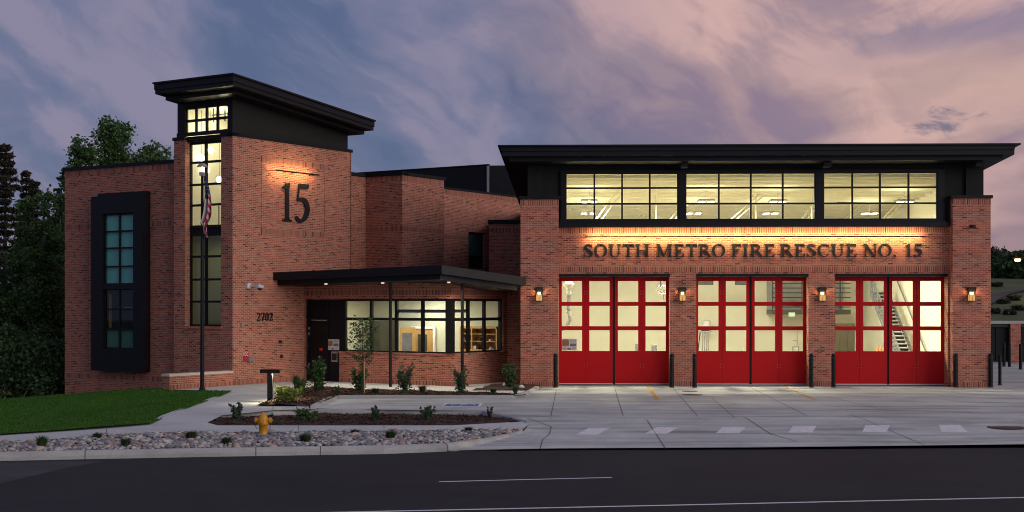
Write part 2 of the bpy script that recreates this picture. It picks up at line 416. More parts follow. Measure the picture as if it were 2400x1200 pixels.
# black top storey with its window
kz = [TZ + .13, FL.z(545, 219)]
kl = FL.u(416)
ul = [FL.u(p) for p in (436, 457, 481.5, 507, 531)]
kzs = [FL.z(436, y) for y in (314, 284, 257)]
m = MB()
FL.panel(m, kl, 0, kz[0], kz[1], [(ul[0] - .05, ul[-1] + .05, kzs[0] - .05, kzs[-1] + .05)], 0, .12)
ke = FR.u(815)
m.poly([FL.P(kl, kz[0]), FL.P(kl, kz[1]), FL.P(kl, kz[1] - .8, -ke), FL.P(kl, kz[0], -ke)])
FL.box(m, kl - .02, .01, kz[0], kz[0] + .16, -.02, .03)
part('top_storey_wall', m, M['black'])
m = MB(); m.poly([FR.P(0, kz[0]), FR.P(ke, kz[0]), FR.P(ke, kz[1] - .8), FR.P(0, kz[1])]); m.poly([FR.P(ke, kz[0]), FR.P(ke, kz[1] - .8), FR.P(ke, kz[1] - .8, -3.0), FR.P(ke, kz[0], -3.0)])
part('stucco_panel', m, M['stucco'])
window(FL, ul, kzs, -.05, .05, .11, .08, label='lit clerestory window of eight panes under the tower roof')
# tower roof, sloping down to the right
m = MB()
def roofslab(m, o, z_off0, z_off1, bl=2.95, ae=None, zt=12.22, sl=.0985, mi=0):
    ae = (7.35 + o * .08) if ae is None else ae
    c = [AB(-o, bl + o * .15), AB(-o, -o), AB(ae, -o), AB(ae, bl + o * .15)]
    def zz(p): return zt - sl * ((p - K).dot(A) + 1.25)
    t = [Vector((p.x, p.y, zz(p) + z_off1)) for p in c]; b = [Vector((p.x, p.y, zz(p) + z_off0)) for p in c]
    m.poly(t, mi=mi); m.poly(b, mi=mi)
    for i in range(4): m.poly([t[i], t[(i + 1) % 4], b[(i + 1) % 4], b[i]], mi=mi)
roofslab(m, 1.32, -.045, .02); roofslab(m, 1.24, -.27, -.045); roofslab(m, 1.19, -.43, -.27); roofslab(m, .70, -.58, -.43)
part('tower_roof', m, M['fascia'])
# rooms behind the tower glass
m = MB(); zmid = (zs[0] + zs2[-1]) / 2
room(m, FL, FL.u(416) + .06, -.15, zmid + .12, 11.45, -.16, -3.0, (0, 1, 0), 11.12)
part('stair_hall', m, [M['cream'], M['floor']])
m = MB(); room(m, FL, tl + .15, -.15, 1.2, zmid - .12, -.40, -4.6, (0, 1, 0)); part('stair_hall', m, [M['cream'], M['floor']])
m = MB()
for z in (zs[1] + .15, zs[1] - .15, zs[1] - .45): FL.box(m, gl + .9, gr - .02, z, z + .03, -1.5, -1.47)
for u in (gl + .35, gl + .9, gr - .2): FL.box(m, u, u + .03, zmid + .12, zs[1] + .18, -1.52, -1.49)
part('stair_railing', m, M['dark'])
m = MB()
for u in (ul[1] + .15, ul[2] + .2, ul[3] + .18): FL.box(m, u, u + .03, kzs[1], kz[1], -.9, -.86)
FL.box(m, ul[1] + .1, ul[-1] - .02, kzs[1] + .28, kzs[1] + .32, -.9, -.86); part('light_bracket', m, M['dark'])

# --- middle block
m = MB(); z1 = TOPZ
FM1.panel(m, 5.5, 9.82, 0, z1); FM2.panel(m, -2.14, 0, 0, z1); FM3.panel(m, 0, 3.23, 0, z1)
m.poly([FM3.P(3.23, 0), FM3.P(3.23, z1), FM3.P(3.23, z1, -6), FM3.P(3.23, 0, -6)], [(0, 0), (0, z1), (6, z1), (6, 0)])
part('brick_block', m, M['brick'])
wa, wb = FM4.u(1098), FM4.u(1135); wz0, wz1 = FM4.z(1098, 629), FM4.z(1098, 543)
m = MB(); FM4.panel(m, -6, 9, 0, z1, [(wa, wb, wz0, wz1, .2)]); part('brick_wall', m, M['brick'])
m = MB()
zc_ = FM2.z(943, 533)
for f, a, b in ((FM1, 5.5, 9.82), (FM2, -2.14, .006), (FM3, -.006, 3.23)):
    band(m, f, a, b, z1 - .26, z1 - .02); band(m, f, a, b, zc_ - .16, zc_ + .14)
band(m, FM4, -6, 9, z1 - .26, z1 - .02); band(m, FM4, -6, wa, zc_ - .16, zc_ + .14); band(m, FM4, wb, 9, zc_ - .16, zc_ + .14); band(m, FM4, wa - .15, wb + .15, wz1, wz1 + .24)
chunks('soldier_course', m, M['soldier'], 6)
m = MB()
FM1.box(m, 5.5, 9.82, z1, z1 + .16, -.4, .06); FM2.box(m, -2.2, .06, z1 + .002, z1 + .162, -.4, .06); FM3.box(m, .06, 3.3, z1, z1 + .14, -.4, .06); FM4.box(m, -6, 9, z1, z1 + .1, -.4, .05)
chunks('parapet_cap', m, M['black'], 6)
wz = [wz0 + .05, wz0 + (wz1 - wz0) * .34, wz1 - .05]
w = window(FM4, [wa + .05, wb - .05], wz, -.1, .05, .06, .08, 'tealglass', label='narrow teal shaded window with a dark lower pane')
g = MB(); FM4.quad(g, wa - .4, wb + .4, wz[1], wz[2] + .2, -.22); part('shade', g, plain('dim_teal_shade', (.035, .13, .125), .8), w)
g = MB(); FM4.quad(g, wa - .4, wb + .4, wz[0] - .2, wz[1], -.22); part('blind', g, M['dark'], w)
# low link block beside the bay
q = dp(1146, 600, 72.5); FK = Frame((q.x, q.y), (1, 0))
lz = FK.z(1180, 524); lw = -2.25 - q.x
m = MB(); FK.panel(m, 0, lw, 0, lz); m.poly([FK.P(0, 0), FK.P(0, lz), FK.P(0, lz, -3), FK.P(0, 0, -3)], [(0, 0), (0, lz), (3, lz), (3, 0)])
part('link_wall', m, M['brick'])
m = MB(); FK.box(m, -.06, lw, lz, lz + .2, -3, .06); chunks('parapet_cap', m, M['black'], 6)
m = MB(); band(m, FK, 0, lw, lz - .45, lz - .15); chunks('soldier_course', m, M['soldier'], 6)
# plant screen on the roof
c = dp(1144, 387, 80); FS1 = Frame((c.x, c.y), -B); FS2 = Frame((c.x, c.y), (1, 0)); sz = c.z
m = MB()
FS1.box(m, -15, 0, 8.9, sz, -.1, 0); FS2.box(m, 0, 2.5, 8.9, sz - .02, -.1, 0); FS1.box(m, -15, .03, sz, sz + .06, -.15, .05)
part('roof_screen', m, M['black'])
m = MB(); FS1.box(m, -.02, .08, 8.9, sz - .05, .0, .1); part('downspout', m, M['steel'])
m = MB(); m.poly([(*AB(8, 1.5), TOPZ - .3), (*AB(12.5, 1.5), TOPZ - .3), (*AB(16, 4), TOPZ - .3), (*AB(16, 8), TOPZ - .3), (*AB(8, 8), TOPZ - .3)]); part('flat_roof', m, M['dark'])

# --- entrance vestibule
hz_, sz_ = FV1.z(1050, 700.5), FV1.z(1050, 829)
vt = 4.35; dL, dR = FV1.u(716), FV1.u(795)
ve = FV2.u(1189); wE = FV2.u(1180)
m = MB()
FV1.panel(m, dR, 7.7, -.1, sz_); FV2.panel(m, 0, ve, -.1, sz_)
FV1.panel(m, 0, 7.7, hz_, vt); FV2.panel(m, 0, ve, hz_, vt)
FV2.panel(m, wE, ve, sz_, hz_)
FV1.panel(m, 0, dL, -.1, hz_)
m.poly([FV2.P(wE, sz_), FV2.P(wE, hz_), FV2.P(wE, hz_, -.25), FV2.P(wE, sz_, -.25)], [(0, sz_), (0, hz_), (.25, hz_), (.25, sz_)])
e = FV2.P(ve, 0); FV3 = Frame((e.x, e.y), (1, 0.0)); v3l = -2.25 - e.x; FV3.panel(m, 0, v3l, -.1, vt)
m.poly([FV1.P(dR, -.1), FV1.P(dR, sz_), FV1.P(dR, sz_, -.25), FV1.P(dR, -.1, -.25)], [(0, -.1), (0, sz_), (.25, sz_), (.25, -.1)])
part('vestibule_wall', m, M['brick'])
m = MB()
for f, a, b in ((FV1, dR, 7.706), (FV2, -.006, ve)): band(m, f, a, b, -.02, .2)
for f, a, b in ((FV1, 0, 7.706), (FV2, -.006, ve), (FV3, 0, v3l)): band(m, f, a, b, hz_ + .14, hz_ + .42)
chunks('soldier_course', m, M['soldier'], 6)
m = MB()
for f, a, b in ((FV1, dR - .02, 7.73), (FV2, -.03, ve)): f.box(m, a, b, sz_ - .08, sz_ - .005, -.24, .03)
chunks('sill_course', m, M['brick'], 6)
n = -.06
gz0, gz1, gzt = FV1.z(1044, 825, n), FV1.z(1044, 705.5, n), FV1.z(1044, 749, n)
gus = [FV1.u(p, n) for p in (810, 868.8, 927.5, 989, 1044)]
vw = window(FV1, gus, [gz0, gzt, gz1], n, .09, .12, .12, label='lit reception window of four bays facing left')
FV1b = FV2
gv = [FV2.u(p, n) for p in (1061.5, 1099.5, 1137, 1173)]
vw2 = window(FV2, gv, [gz0, gzt, gz1], n, .09, .12, .12, label='lit reception window of three bays facing right')
m = MB(); FV1.box(m, gus[-1] + .09, 7.66, sz_, hz_, -.3, -.03); FV2.box(m, .035, gv[0] - .09, sz_, hz_, -.2, -.03)
FV1.box(m, dR, 7.62, gz1 + .09, hz_ - .002, -.2, -.05); FV2.box(m, .04, wE, gz1 + .09, hz_ - .002, -.2, -.05); FV1.box(m, dR, 7.62, sz_, gz0 - .09, -.2, -.05); FV2.box(m, .04, wE, sz_ , gz0 - .09, -.2, -.05)
part('corner_post', m, M['black'])
# entrance door and side panel
zt = FV1.z(760, 748)
m = MB(); du = FV1.u(764)
FV1.box(m, dL + .03, dL + .10, 0, hz_ - .003, -.24, -.08); FV1.box(m, du - .04, du + .04, 0, hz_ - .003, -.235, -.085); FV1.box(m, dL + .10, du - .04, zt - .04, zt + .04, -.23, -.09)
FV1.box(m, dL + .10, du - .04, zt + .04, hz_ - .003, -.2, -.15); FV1.box(m, du + .04, gus[0] - .09, .0, hz_ - .003, -.2, -.13)
FV1.box(m, du + .04, gus[0] - .09, zt - .03, zt + .03, -.13, -.10); FV1.box(m, du + .04, dR, .28, .33, -.13, -.10)
part('side_panel', m, M['black'])
m = MB(); FV1.box(m, dL + .11, du - .05, .02, zt - .05, -.2, -.13); door = part('entrance_door', m, M['fascia'])
m = MB()
for y in (773, 785, 857): FV1.box(m, dL + .09, dL + .13, FV1.z(718, y), FV1.z(718, y) + .12, -.12, -.08)
chunks('hinge', m, M['steel'], 6, door)
m = MB(); FV1.box(m, FV1.u(745), FV1.u(752), FV1.z(748, 822), FV1.z(748, 816), -.12, -.1); part('handle_plate', m, M['redsign'], door)
# reception room
m = MB(); room(m, FV1, .2, 7.45, 0, 3.62, -.30, -4.3, (0, 1, 2)); m.f.pop(); m.uv.pop(); m.mi.pop(); m.sm.pop(); part('reception_room', m, [M['ivory'], M['floor'], M['white']])
FVb = Frame(AB(8.5, 0), -B)
m = MB(); a, b = FVb.u(966), FVb.u(1022); z0, z1_ = 0, FVb.z(990, 765)
FVb.box(m, a, a + .10, z0, z1_, .02, .10); FVb.box(m, b - .10, b, z0, z1_, .02, .10); FVb.box(m, a + .1, b - .1, z1_ - .1, z1_, .02, .10)
dr = part('door_frame', m, M['white'])
m = MB(); FVb.box(m, a + .1, b - .1, z0, z1_ - .1, .02, .05, 0); FVb.box(m, a + .35, b - .45, .6, z1_ - .35, .045, .06, 1); part('inner_door', m, [M['wood'], M['olive']], dr)
m = MB(); a, b = FVb.u(937, .9), FVb.u(972, .9); FVb.box(m, a, b, 0, FVb.z(950, 767, .9), .85, .9, 0); FVb.box(m, a + .14, b - .14, .5, FVb.z(950, 780, .9), .88, .91, 1)
part('open_door', m, [M['wood'], M['print']], dr)
m = MB(); FV1.box(m, gus[2] - .05, gus[4] + .1, FV1.z(1000, 731, n), FV1.z(1000, 725.5, n), -.34, -.22, 0); FV1.box(m, gus[2] - .05, gus[4] + .1, FV1.z(1000, 733.5, n), FV1.z(1000, 731, n), -.32, -.24, 1)
FV2.box(m, .1, gv[1], FV1.z(1000, 731, n), FV1.z(1000, 725.5, n), -.34, -.22, 0); FV2.box(m, .1, gv[1], FV1.z(1000, 733.5, n), FV1.z(1000, 731, n), -.32, -.24, 1)
part('shade_valance', m, [M['dark'], M['white']])
m = MB(); FVb.box(m, FVb.u(902), FVb.u(925), 0, FVb.z(910, 752), .0, 1.0); part('dark_partition', m, M['olive'])
# canopy
m = MB()
def slab(m, tops, th, mi=0):
    b = [Vector((p.x, p.y, p.z - th)) for p in tops]; k = len(tops)
    m.poly(tops, mi=mi); m.poly(b, mi=mi)
    for i in range(k): m.poly([tops[i], tops[(i + 1) % k], b[(i + 1) % k], b[i]], mi=mi)
def v3(p, z): return Vector((p.x, p.y, z))
cp = cw(-.5407, 55.4)
slab(m, [v3(AB(2.34, .02), 4.60), v3(AB(2.34, -8.63), 4.77), v3(cp, 4.345), v3(AB(8.2, -8.0), 4.34), v3(AB(8.2, .02), 4.5)], .33)
cp2 = cw(-.9, 55.65)
slab(m, [v3(AB(2.6, .02), 4.28), v3(AB(2.56, -8.40), 4.45), v3(cp2, 4.04), v3(AB(8.2, -7.8), 4.02), v3(AB(8.2, .02), 4.2)], .22)
can = part('canopy', m, M['fascia'])
c1_ = cw(-.1067 * 55.05, 55.05); c2_ = cw((1083.5 - PX) / F * 54.9, 54.9)
for c in (c1_, c2_):
    m = MB(); m.tube([(c.x, c.y, -.02), (c.x, c.y, 4.15)], .062, 12); part('canopy_column', m, M['black'], can)
DOWN = []
for px, py in ((764, 667), (897, 665), (1052, 663.5)):
    # recessed into the soffit
    p = gp(px, py, 4.04 if px < 1000 else 4.1); DOWN.append(p)
    m = MB(); m.lathe([(.001, 0), (.05, 0), (.06, .0), (.06, .05)], (p.x, p.y, p.z), 16, 0); part('downlight', m, emit('downlight_lens', (1, .86, .6), .8), can)

# --- apparatus bay
OPEN = [(1309, 1570), (1632, 1895), (1957, 2222)]
zH = FB.z(1450, 642); zS = FB.z(1450, 533)
ops = [(FB.u(a), FB.u(b)) for a, b in OPEN]
bl, br = FB.u(1308), FB.u(2224)
m = MB(); FB.panel(m, bl - .3, br + .3, 0, zS, [(a, b, -.001, zH, .72) for a, b in ops]); part('bay_wall', m, M['brick'])
pz = FP.z(1260, 467)
for a, b in ((1220, 1309), (2233, 2322)):
    a, b = FP.u(a), FP.u(b)
    m = MB(); FP.box(m, a, b, -.05, pz, -1.6, 0); pr = part('brick_pier', m, M['brick'])
    m = MB()
    for f0, f1 in ((0, .2), (pz - .26, pz - .02)): FP.box(m, a - .006, b + .006, f0, f1, -1.5, .006, 0, f0)
    chunks('soldier_course', m, M['soldier'], 6, pr)
    m = MB(); FP.box(m, a - .07, b + .07, pz, pz + .12, -1.5, .07); part('pier_cap', m, M['black'], pr)
m = MB()
xs = [bl] + [x for o in ops for x in o] + [br]
for a, b in ((ops[0][1], ops[1][0]), (ops[1][1], ops[2][0])): band(m, FB, a, b, 0, .2)
band(m, FB, bl, br, FB.z(1450, 638), FB.z(1450, 623), t=.012); band(m, FB, bl, br, zS - .24, zS - .01)
chunks('soldier_course', m, M['soldier'], 6)
m = MB()
for a, b in ops: FB.box(m, a, b, FB.z(1450, 648.5), zH - .002, -.5, .03)
chunks('door_lintel', m, M['black'], 6)
# red four-leaf doors
nD = -.62
zd0, zd1 = .075, FB.z(1450, 648, -.5)
rows = [(FB.z(1400, a, nD), FB.z(1400, b, nD)) for a, b in ((822.5, 774), (764.5, 717), (707.5, 659))]
for oi, (a, b) in enumerate(ops):
    wd = (b - a - .09) / 4
    x = a
    for k in range(4):
        if k == 2: x += .09
        x0, x1 = x + .004, x + wd - .004
        gA, gB = x0 + (.12 if k % 2 == 0 else .145), x1 - (.145 if k % 2 == 0 else .12)
        m = MB()
        FB.panel(m, x0, x1, zd0, zd1, [(gA, gB, r[0], r[1], .05) for r in rows], nD)
        FB.panel(m, x0, x1, zd0, zd1, [(gA, gB, r[0], r[1], .0) for r in rows], nD - .055)
        for xx in (x0, x1): m.poly([FB.P(xx, zd0, nD), FB.P(xx, zd1, nD), FB.P(xx, zd1, nD - .055), FB.P(xx, zd0, nD - .055)])
        for zz in (zd0, zd1): m.poly([FB.P(x0, zz, nD), FB.P(x1, zz, nD), FB.P(x1, zz, nD - .055), FB.P(x0, zz, nD - .055)])
        leaf = part('door_leaf', m, M['red'])
        m = MB()
        for r in rows: FB.quad(m, gA, gB, r[0], r[1], nD - .03)
        part('pane', m, M['glass'], leaf)
        m = MB(); FB.box(m, x0, x1, zd0 - .045, zd0, nD - .045, nD - .01); part('bottom_seal', m, M['white'], leaf)
        m = MB()
        for zz in (FB.z(1400, 690, nD), FB.z(1400, 861, nD)):
            xx = x1 - .075 if k % 2 == 0 else x0 + .03
            FB.box(m, xx, xx + .045, zz, zz + .15, nD, nD + .012, 0)
            for dz in (.01, .12): FB.box(m, xx + .01, xx + .03, zz + dz, zz + dz + .022, nD + .012, nD + .02, 1)
        chunks('hinge', m, [M['red'], M['steel']], 18, leaf)
        x += wd
    m = MB(); xm = (a + b) / 2; FB.box(m, xm - .07, xm + .07, .04, zd1, nD - .09, nD - .058, 0); FB.box(m, a, b, .0, .035, nD - .06, nD + .02, 0)
    FB.box(m, a, b, zd1 + .002, zH - .01, nD - .05, nD + .1, 0)
    for xg in (a + wd, a + 3 * wd + .09): FB.box(m, xg - .02, xg + .02, .04, zd1, nD - .09, nD - .06, 0)  # dark strips added behind the leaf gaps to block hall light
    part('track_and_light_stop', m, M['dark'])
# upper black storey with the three wide windows
nW = .12
WIN = [(1328, 1587, (1393, 1458, 1523)), (1609, 1909, (1685, 1760, 1835)), (1932, 2195, (1998, 2063, 2130))]
zw0, zw1 = FB.z(1450, 513, nW), FB.z(1450, 408, nW); zr = [FB.z(1450, 477.5, nW), FB.z(1450, 440.5, nW)]
holes = [(FB.u(a, nW) - .06, FB.u(b, nW) + .06, zw0 - .06, zw1 + .06, .14) for a, b, _ in WIN]
f0, f1 = FB.u(1314, nW), FB.u(2214, nW)
zR = 8.98
m = MB()
FB.panel(m, f0, f1, FB.z(1450, 517, nW), FB.z(1450, 399, nW), holes, nW)
for u in (f0, f1): m.poly([FB.P(u, zS, 0), FB.P(u, zS, nW), FB.P(u, FB.z(1450, 399, nW), nW), FB.P(u, FB.z(1450, 399, nW), 0)])
m.poly([FB.P(f0, FB.z(1450, 399, nW), 0), FB.P(f1, FB.z(1450, 399, nW), 0), FB.P(f1, FB.z(1450, 399, nW), nW), FB.P(f0, FB.z(1450, 399, nW), nW)])
FB.box(m, f0 - .06, FB.u(2220), zS, FB.z(1450, 522, .2), -.05, .26); FB.box(m, f0 - .03, f1 + .03, FB.z(1450, 522, .2), FB.z(1450, 517, nW), -.05, .17)
part('window_surround', m, M['fascia'])
m = MB(); ka, kb = FB.u(1238), FB.u(2302)
FB.panel(m, ka, kb, zS + .002, zR, [(h[0], h[1], h[2], h[3], .01) for h in holes], 0.0)
m.poly([FB.P(kb, .2, -.2), FB.P(kb, zR, 0), FB.P(kb, zR - 1, -22), FB.P(kb, .2, -22)]); m.poly([FB.P(ka, .2, -.2), FB.P(ka, zR, 0), FB.P(ka, zR - 1, -22), FB.P(ka, .2, -22)])
FB.box(m, FB.u(1276) - .05, FB.u(1276), zS + .4, zR - .02, -.02, .05); FB.box(m, FB.u(1256), FB.u(1276) - .051, zS + .4, zR - .02, -.02, .10)
FB.box(m, FB.u(2262), kb + .02, pz + .1, zR - .02, -.3, .12)
FB.box(m, ka - .02, FB.u(1256) - .002, pz + .1, zR - .02, -.3, .12)
part('upper_wall', m, M['stucco'])
for (a, b, mids), h in zip(WIN, holes):
    window(FB, [FB.u(p, nW) for p in (a, *mids, b)], [zw0, *zr, zw1], nW - .02, .06, .07, .10, label='wide lit clerestory window of twelve panes')
# roof with stepped fascia
def sl_box(m, x0, x1, y0, y1, zt0, th, slope=-.05, mi=0):
    t = [Vector((x, y, zt0 + slope * (y - 54.55))) for x, y in ((x0, y0), (x1, y0), (x1, y1), (x0, y1))]
    slab(m, t, th, mi)
rx0, rx1 = -3.30, 16.92
m = MB()
sl_box(m, rx0, rx1, 54.55, 80, 9.50, .055); sl_box(m, rx0 + .12, rx1 - .20, 54.66, 79.9, 9.445, .17); sl_box(m, rx0 + .16, rx1 - .20, 54.72, 79.9, 9.275, .19); sl_box(m, rx0 + .42, rx1 - .55, 54.98, 79.8, 9.085, .17)
rf = part('bay_roof', m, M['fascia'])
m = MB()
for px in (1601, 1932, 2281): u = FB.u(px); FB.box(m, u - .12, u + .12, 8.68, 8.86, .3, .95)
chunks('outrigger', m, M['stucco'], 6, rf)
# engine hall
hx0, hx1 = -1.75, FB.u(2302) - .12
m = MB(); room(m, WORLD, hx0, hx1, .01, 8.72, -57.0, -79.5, (0, 1, 2), 7.75)
m.poly([(hx0, 57.0, zH + .1), (hx1, 57.0, zH + .1), (hx1, 57.0, zw0 - .1), (hx0, 57.0, zw0 - .1)])
FB.panel(m, hx0, hx1, zw0 - .1, 8.72, [(h[0], h[1], h[2], h[3], .01) for h in holes], -.2)
m.poly([(hx0, 56.35, zw0 - .1), (hx1, 56.35, zw0 - .1), (hx1, 57.0, zw0 - .1), (hx0, 57, zw0 - .1)])
part('engine_hall', m, [M['cream'], M['floor'], M['deck']])
m = MB()
for i in range(19):
    y = 58 + i * 1.12; z = 8.72 - (y - 57) * .043 - .02
    m.box(hx0 + .05, hx1 - .05, y - .05, y + .05, z - .16, z - .02)
chunks('roof_joist', m, M['deck'], 6)
m = MB()
for px, y0, d0 in ((1398, 62, 1.5), (1560, 66, 1.8), (1590 + 120, 63, 2.4), (1870, 66, 1.6), (1960, 68, 2.2), (2060, 64, 2.0), (2120, 70, 1.8), (1480, 72, 1.4)):
    q = dp(px, 480, y0)
    m.tube([(q.x, y0, 7.05), (q.x + d0 * .6, y0 + .8, 8.3)], .035, 6, 0); m.tube([(q.x + .25, y0, 7.05), (q.x + .25 + d0 * .6, y0 + .8, 8.3)], .03, 6, 0)
for px, y0 in ((1537, 61), (1770, 64), (1900, 63), (1990, 67)):
    q = dp(px, 480, y0); m.tube([(q.x, y0, 6.5), (q.x, y0, 8.4)], .03, 6)
m.tube([(11.2, 62, 7.75), (14.4, 62.6, 7.75)], .04, 6, 1)
part('roof_brace', m, [M['deck'], M['print']])
# stair inside the third bay
sx0, sx1 = dp(2096, 800, 65).x, dp(2137, 800, 65).x
m = MB(); run, rise, y0 = .31, .178, 63.9; NS = 22
for i in range(NS):
    m.box(sx0, sx1, y0 + i * run, y0 + i * run + .32, (i + 1) * rise - .045, (i + 1) * rise, 1)
    m.box(sx0 + .02, sx1 - .02, y0 + i * run + .3, y0 + i * run + .31, i * rise + .02, (i + 1) * rise - .05, 0)
for xx in (sx0 - .05, sx1):
    a = Vector((xx, y0 - .1, 0)); b = Vector((xx, y0 + NS * run, NS * rise))
    m.poly([(xx, a.y, .0), (xx, b.y, b.z - .2), (xx, b.y, b.z + .1), (xx, a.y, .3)], mi=2); m.poly([(xx + .05, a.y, .0), (xx + .05, b.y, b.z - .2), (xx + .05, b.y, b.z + .1), (xx + .05, a.y, .3)], mi=2)
    m.poly([(xx, a.y, .0), (xx + .05, a.y, .0), (xx + .05, a.y, .3), (xx, a.y, .3)], mi=2); m.poly([(xx, a.y, .3), (xx + .05, a.y, .3), (xx + .05, b.y, b.z + .1), (xx, b.y, b.z + .1)], mi=2)
stair = part('staircase', m, [M['olive'], M['grey'], M['print']])
m = MB()
for xx in (sx0 - .06,):
    for k in range(8):
        h = .2 + k * .125; m.tube([(xx, y0, h), (xx, y0 + NS * run, NS * rise + h)], .016 if k < 7 else .03, 6)
    for i in range(0, NS + 1, 4): m.tube([(xx, y0 + i * run, i * rise), (xx, y0 + i * run, i * rise + 1.1)], .025, 6)
for h in (.85, .95): m.tube([(sx1 + .35, y0, h), (sx1 + .35, y0 + NS * run, NS * rise + h)], .02, 6)
part('handrail', m, M['print'], stair)
# landing with slatted guard in the second bay
la, lb = dp(1808, 700, 77).x, dp(1990, 700, 77).x
m = MB(); WORLD.box(m, la, lb, 2.72, 2.98, -79.4, -77.0, 0)
for k in range(7): WORLD.box(m, la, lb, 3.1 + k * .26, 3.1 + k * .26 + .05, -77.1, -77.04, 1)
for x in (la, la + 1.6, lb - .6): WORLD.box(m, x, x + .05, 2.98, 4.75, -77.04, -77.0, 1)
WORLD.quad(m, la, lb, 2.98, 4.9, -79.3, 2)
part('mezzanine', m, [M['olive'], M['dark'], M['grey']])
m = MB(); a, b = dp(1640, 700, 77).x, dp(1672, 700, 77).x
WORLD.box(m, dp(1634, 665, 76).x, dp(1671, 665, 76).x, FB.z(1650, 668, -20), FB.z(1650, 655, -20), -76.2, -76.0); WORLD.box(m, dp(1722, 665, 76).x, dp(1756, 665, 76).x, FB.z(1650, 668, -20), FB.z(1650, 655, -20), -76.2, -76.0)
chunks('overhead_duct', m, M['olive'], 6)
m = MB(); a, b = dp(2030, 700, 76).x, dp(2066, 700, 76).x; WORLD.box(m, a, b, 3.9, 6.2, -79.4, -79.3); part('landing_door', m, M['dark'])
# ------------------------------------------------------------------ lettering (own serif glyphs, cap height 1)
def cr(pts, n=7):
    """smooth centre line with widths"""
    o = []
    P = [pts[0]] + list(pts) + [pts[-1]]
    for i in range(1, len(P) - 2):
        for k in range(n):
            t = k / n
            o.append(tuple(.5 * ((2 * P[i][j]) + (-P[i - 1][j] + P[i + 1][j]) * t + (2 * P[i - 1][j] - 5 * P[i][j] + 4 * P[i + 1][j] - P[i + 2][j]) * t * t + (-P[i - 1][j] + 3 * P[i][j] - 3 * P[i + 1][j] + P[i + 2][j]) * t ** 3) for j in range(3)))
    o.append(tuple(pts[-1])); return o
def stroke(pts, smooth=True):
    q = cr(pts) if smooth else pts
    L, Rr = [], []
    for i, p in enumerate(q):
        a, b = q[max(i - 1, 0)], q[min(i + 1, len(q) - 1)]
        dx, dy = b[0] - a[0], b[1] - a[1]; l = math.hypot(dx, dy) or 1
        nx, ny = -dy / l, dx / l
        L.append((p[0] + nx * p[2] / 2, p[1] + ny * p[2] / 2)); Rr.append((p[0] - nx * p[2] / 2, p[1] - ny * p[2] / 2))
    return (L, Rr, False)
def rect(x0, x1, y0, y1): return ([(x0, y1), (x1, y1)], [(x0, y0), (x1, y0)], False)
def quad4(a, b, c, d): return ([a, b], [d, c], False)           # a-b upper edge, d-c lower edge
def ring(cx, cy, rx, ry, wx, wy, n=28):
    Lo = [(cx + rx * math.cos(k * 2 * math.pi / n), cy + ry * math.sin(k * 2 * math.pi / n)) for k in range(n)]
    Li = [(cx + (rx - wx) * math.cos(k * 2 * math.pi / n), cy + (ry - wy) * math.sin(k * 2 * math.pi / n)) for k in range(n)]
    return (Lo, Li, True)
SW, TW, SE = .158, .07, .05
def serif(x, w, y, up, o=.085):
    """slab with bracket at stem x..x+w"""
    y0, y1 = (y, y + SE) if up else (y - SE, y)
    r = [rect(x - o, x + w + o, y0, y1)]
    yb = y1 + .05 if up else y0 - .05; yy = y1 if up else y0
    a, b = (x - o * .45, yy), (x + w + o * .45, yy)
    c, d = (x + w, yb), (x, yb)
    r.append(([d, c], [a, b], False) if up else ([a, b], [d, c], False)); return r
def stem(x, w=SW, o=.085): return [rect(x, x + w, SE, 1 - SE)] + serif(x, w, 0, True, o) + serif(x, w, 1, False, o)
def bar(x0, x1, y, tip=0, side=1):
    r = [rect(x0, x1, y - TW / 2, y + TW / 2)]
    return r
def G_S():
    return .62, [stroke([(.50, .80, .05), (.40, .945, .075), (.27, .965, .07), (.145, .88, .11), (.14, .74, .14), (.25, .60, .16), (.39, .47, .165), (.50, .33, .15), (.50, .16, .12), (.37, .035, .07), (.24, .035, .07), (.12, .12, .06), (.065, .25, .045)]),
                 quad4((.49, 1.0), (.53, 1.0), (.545, .70), (.51, .70)), quad4((.035, .31), (.07, .31), (.085, .0), (.045, .0))]
def G_O(): return .88, [ring(.44, .5, .41, .515, .165, .055)]
def G_U(): return .88, [stroke([(.205, .97, SW), (.205, .35, SW), (.235, .16, .13), (.33, .045, .085), (.45, .02, .07), (.58, .055, .07), (.665, .17, .062), (.69, .33, TW), (.69, .97, TW)])] + serif(.128, SW, 1, False) + serif(.66, TW, 1, False, .1)
def G_T(): return .78, [rect(.31, .31 + SW, SE, .96)] + serif(.31, SW, 0, True, .1) + [rect(.04, .735, .94, 1.0), quad4((.04, 1.0), (.085, 1.0), (.075, .72), (.035, .72)), quad4((.69, 1.0), (.735, 1.0), (.74, .72), (.70, .72)), quad4((.085, .95), (.2, .95), (.086, .85), (.080, .80)), quad4((.575, .95), (.69, .95), (.695, .80), (.689, .85))]
def G_H(): return .96, stem(.13) + stem(.67) + [rect(.28, .68, .475, .535)]
def G_M(): return 1.12, stem(.84) + [rect(.15, .15 + TW, SE, .97)] + serif(.15, TW, 0, True, .1) + [quad4((.08, 1.0), (.285, 1.0), (.60, .03), (.50, .03)), quad4((.80, 1.0), (.86, 1.0), (.57, .02), (.52, .10)), rect(.06, .2, .955, 1.0)]
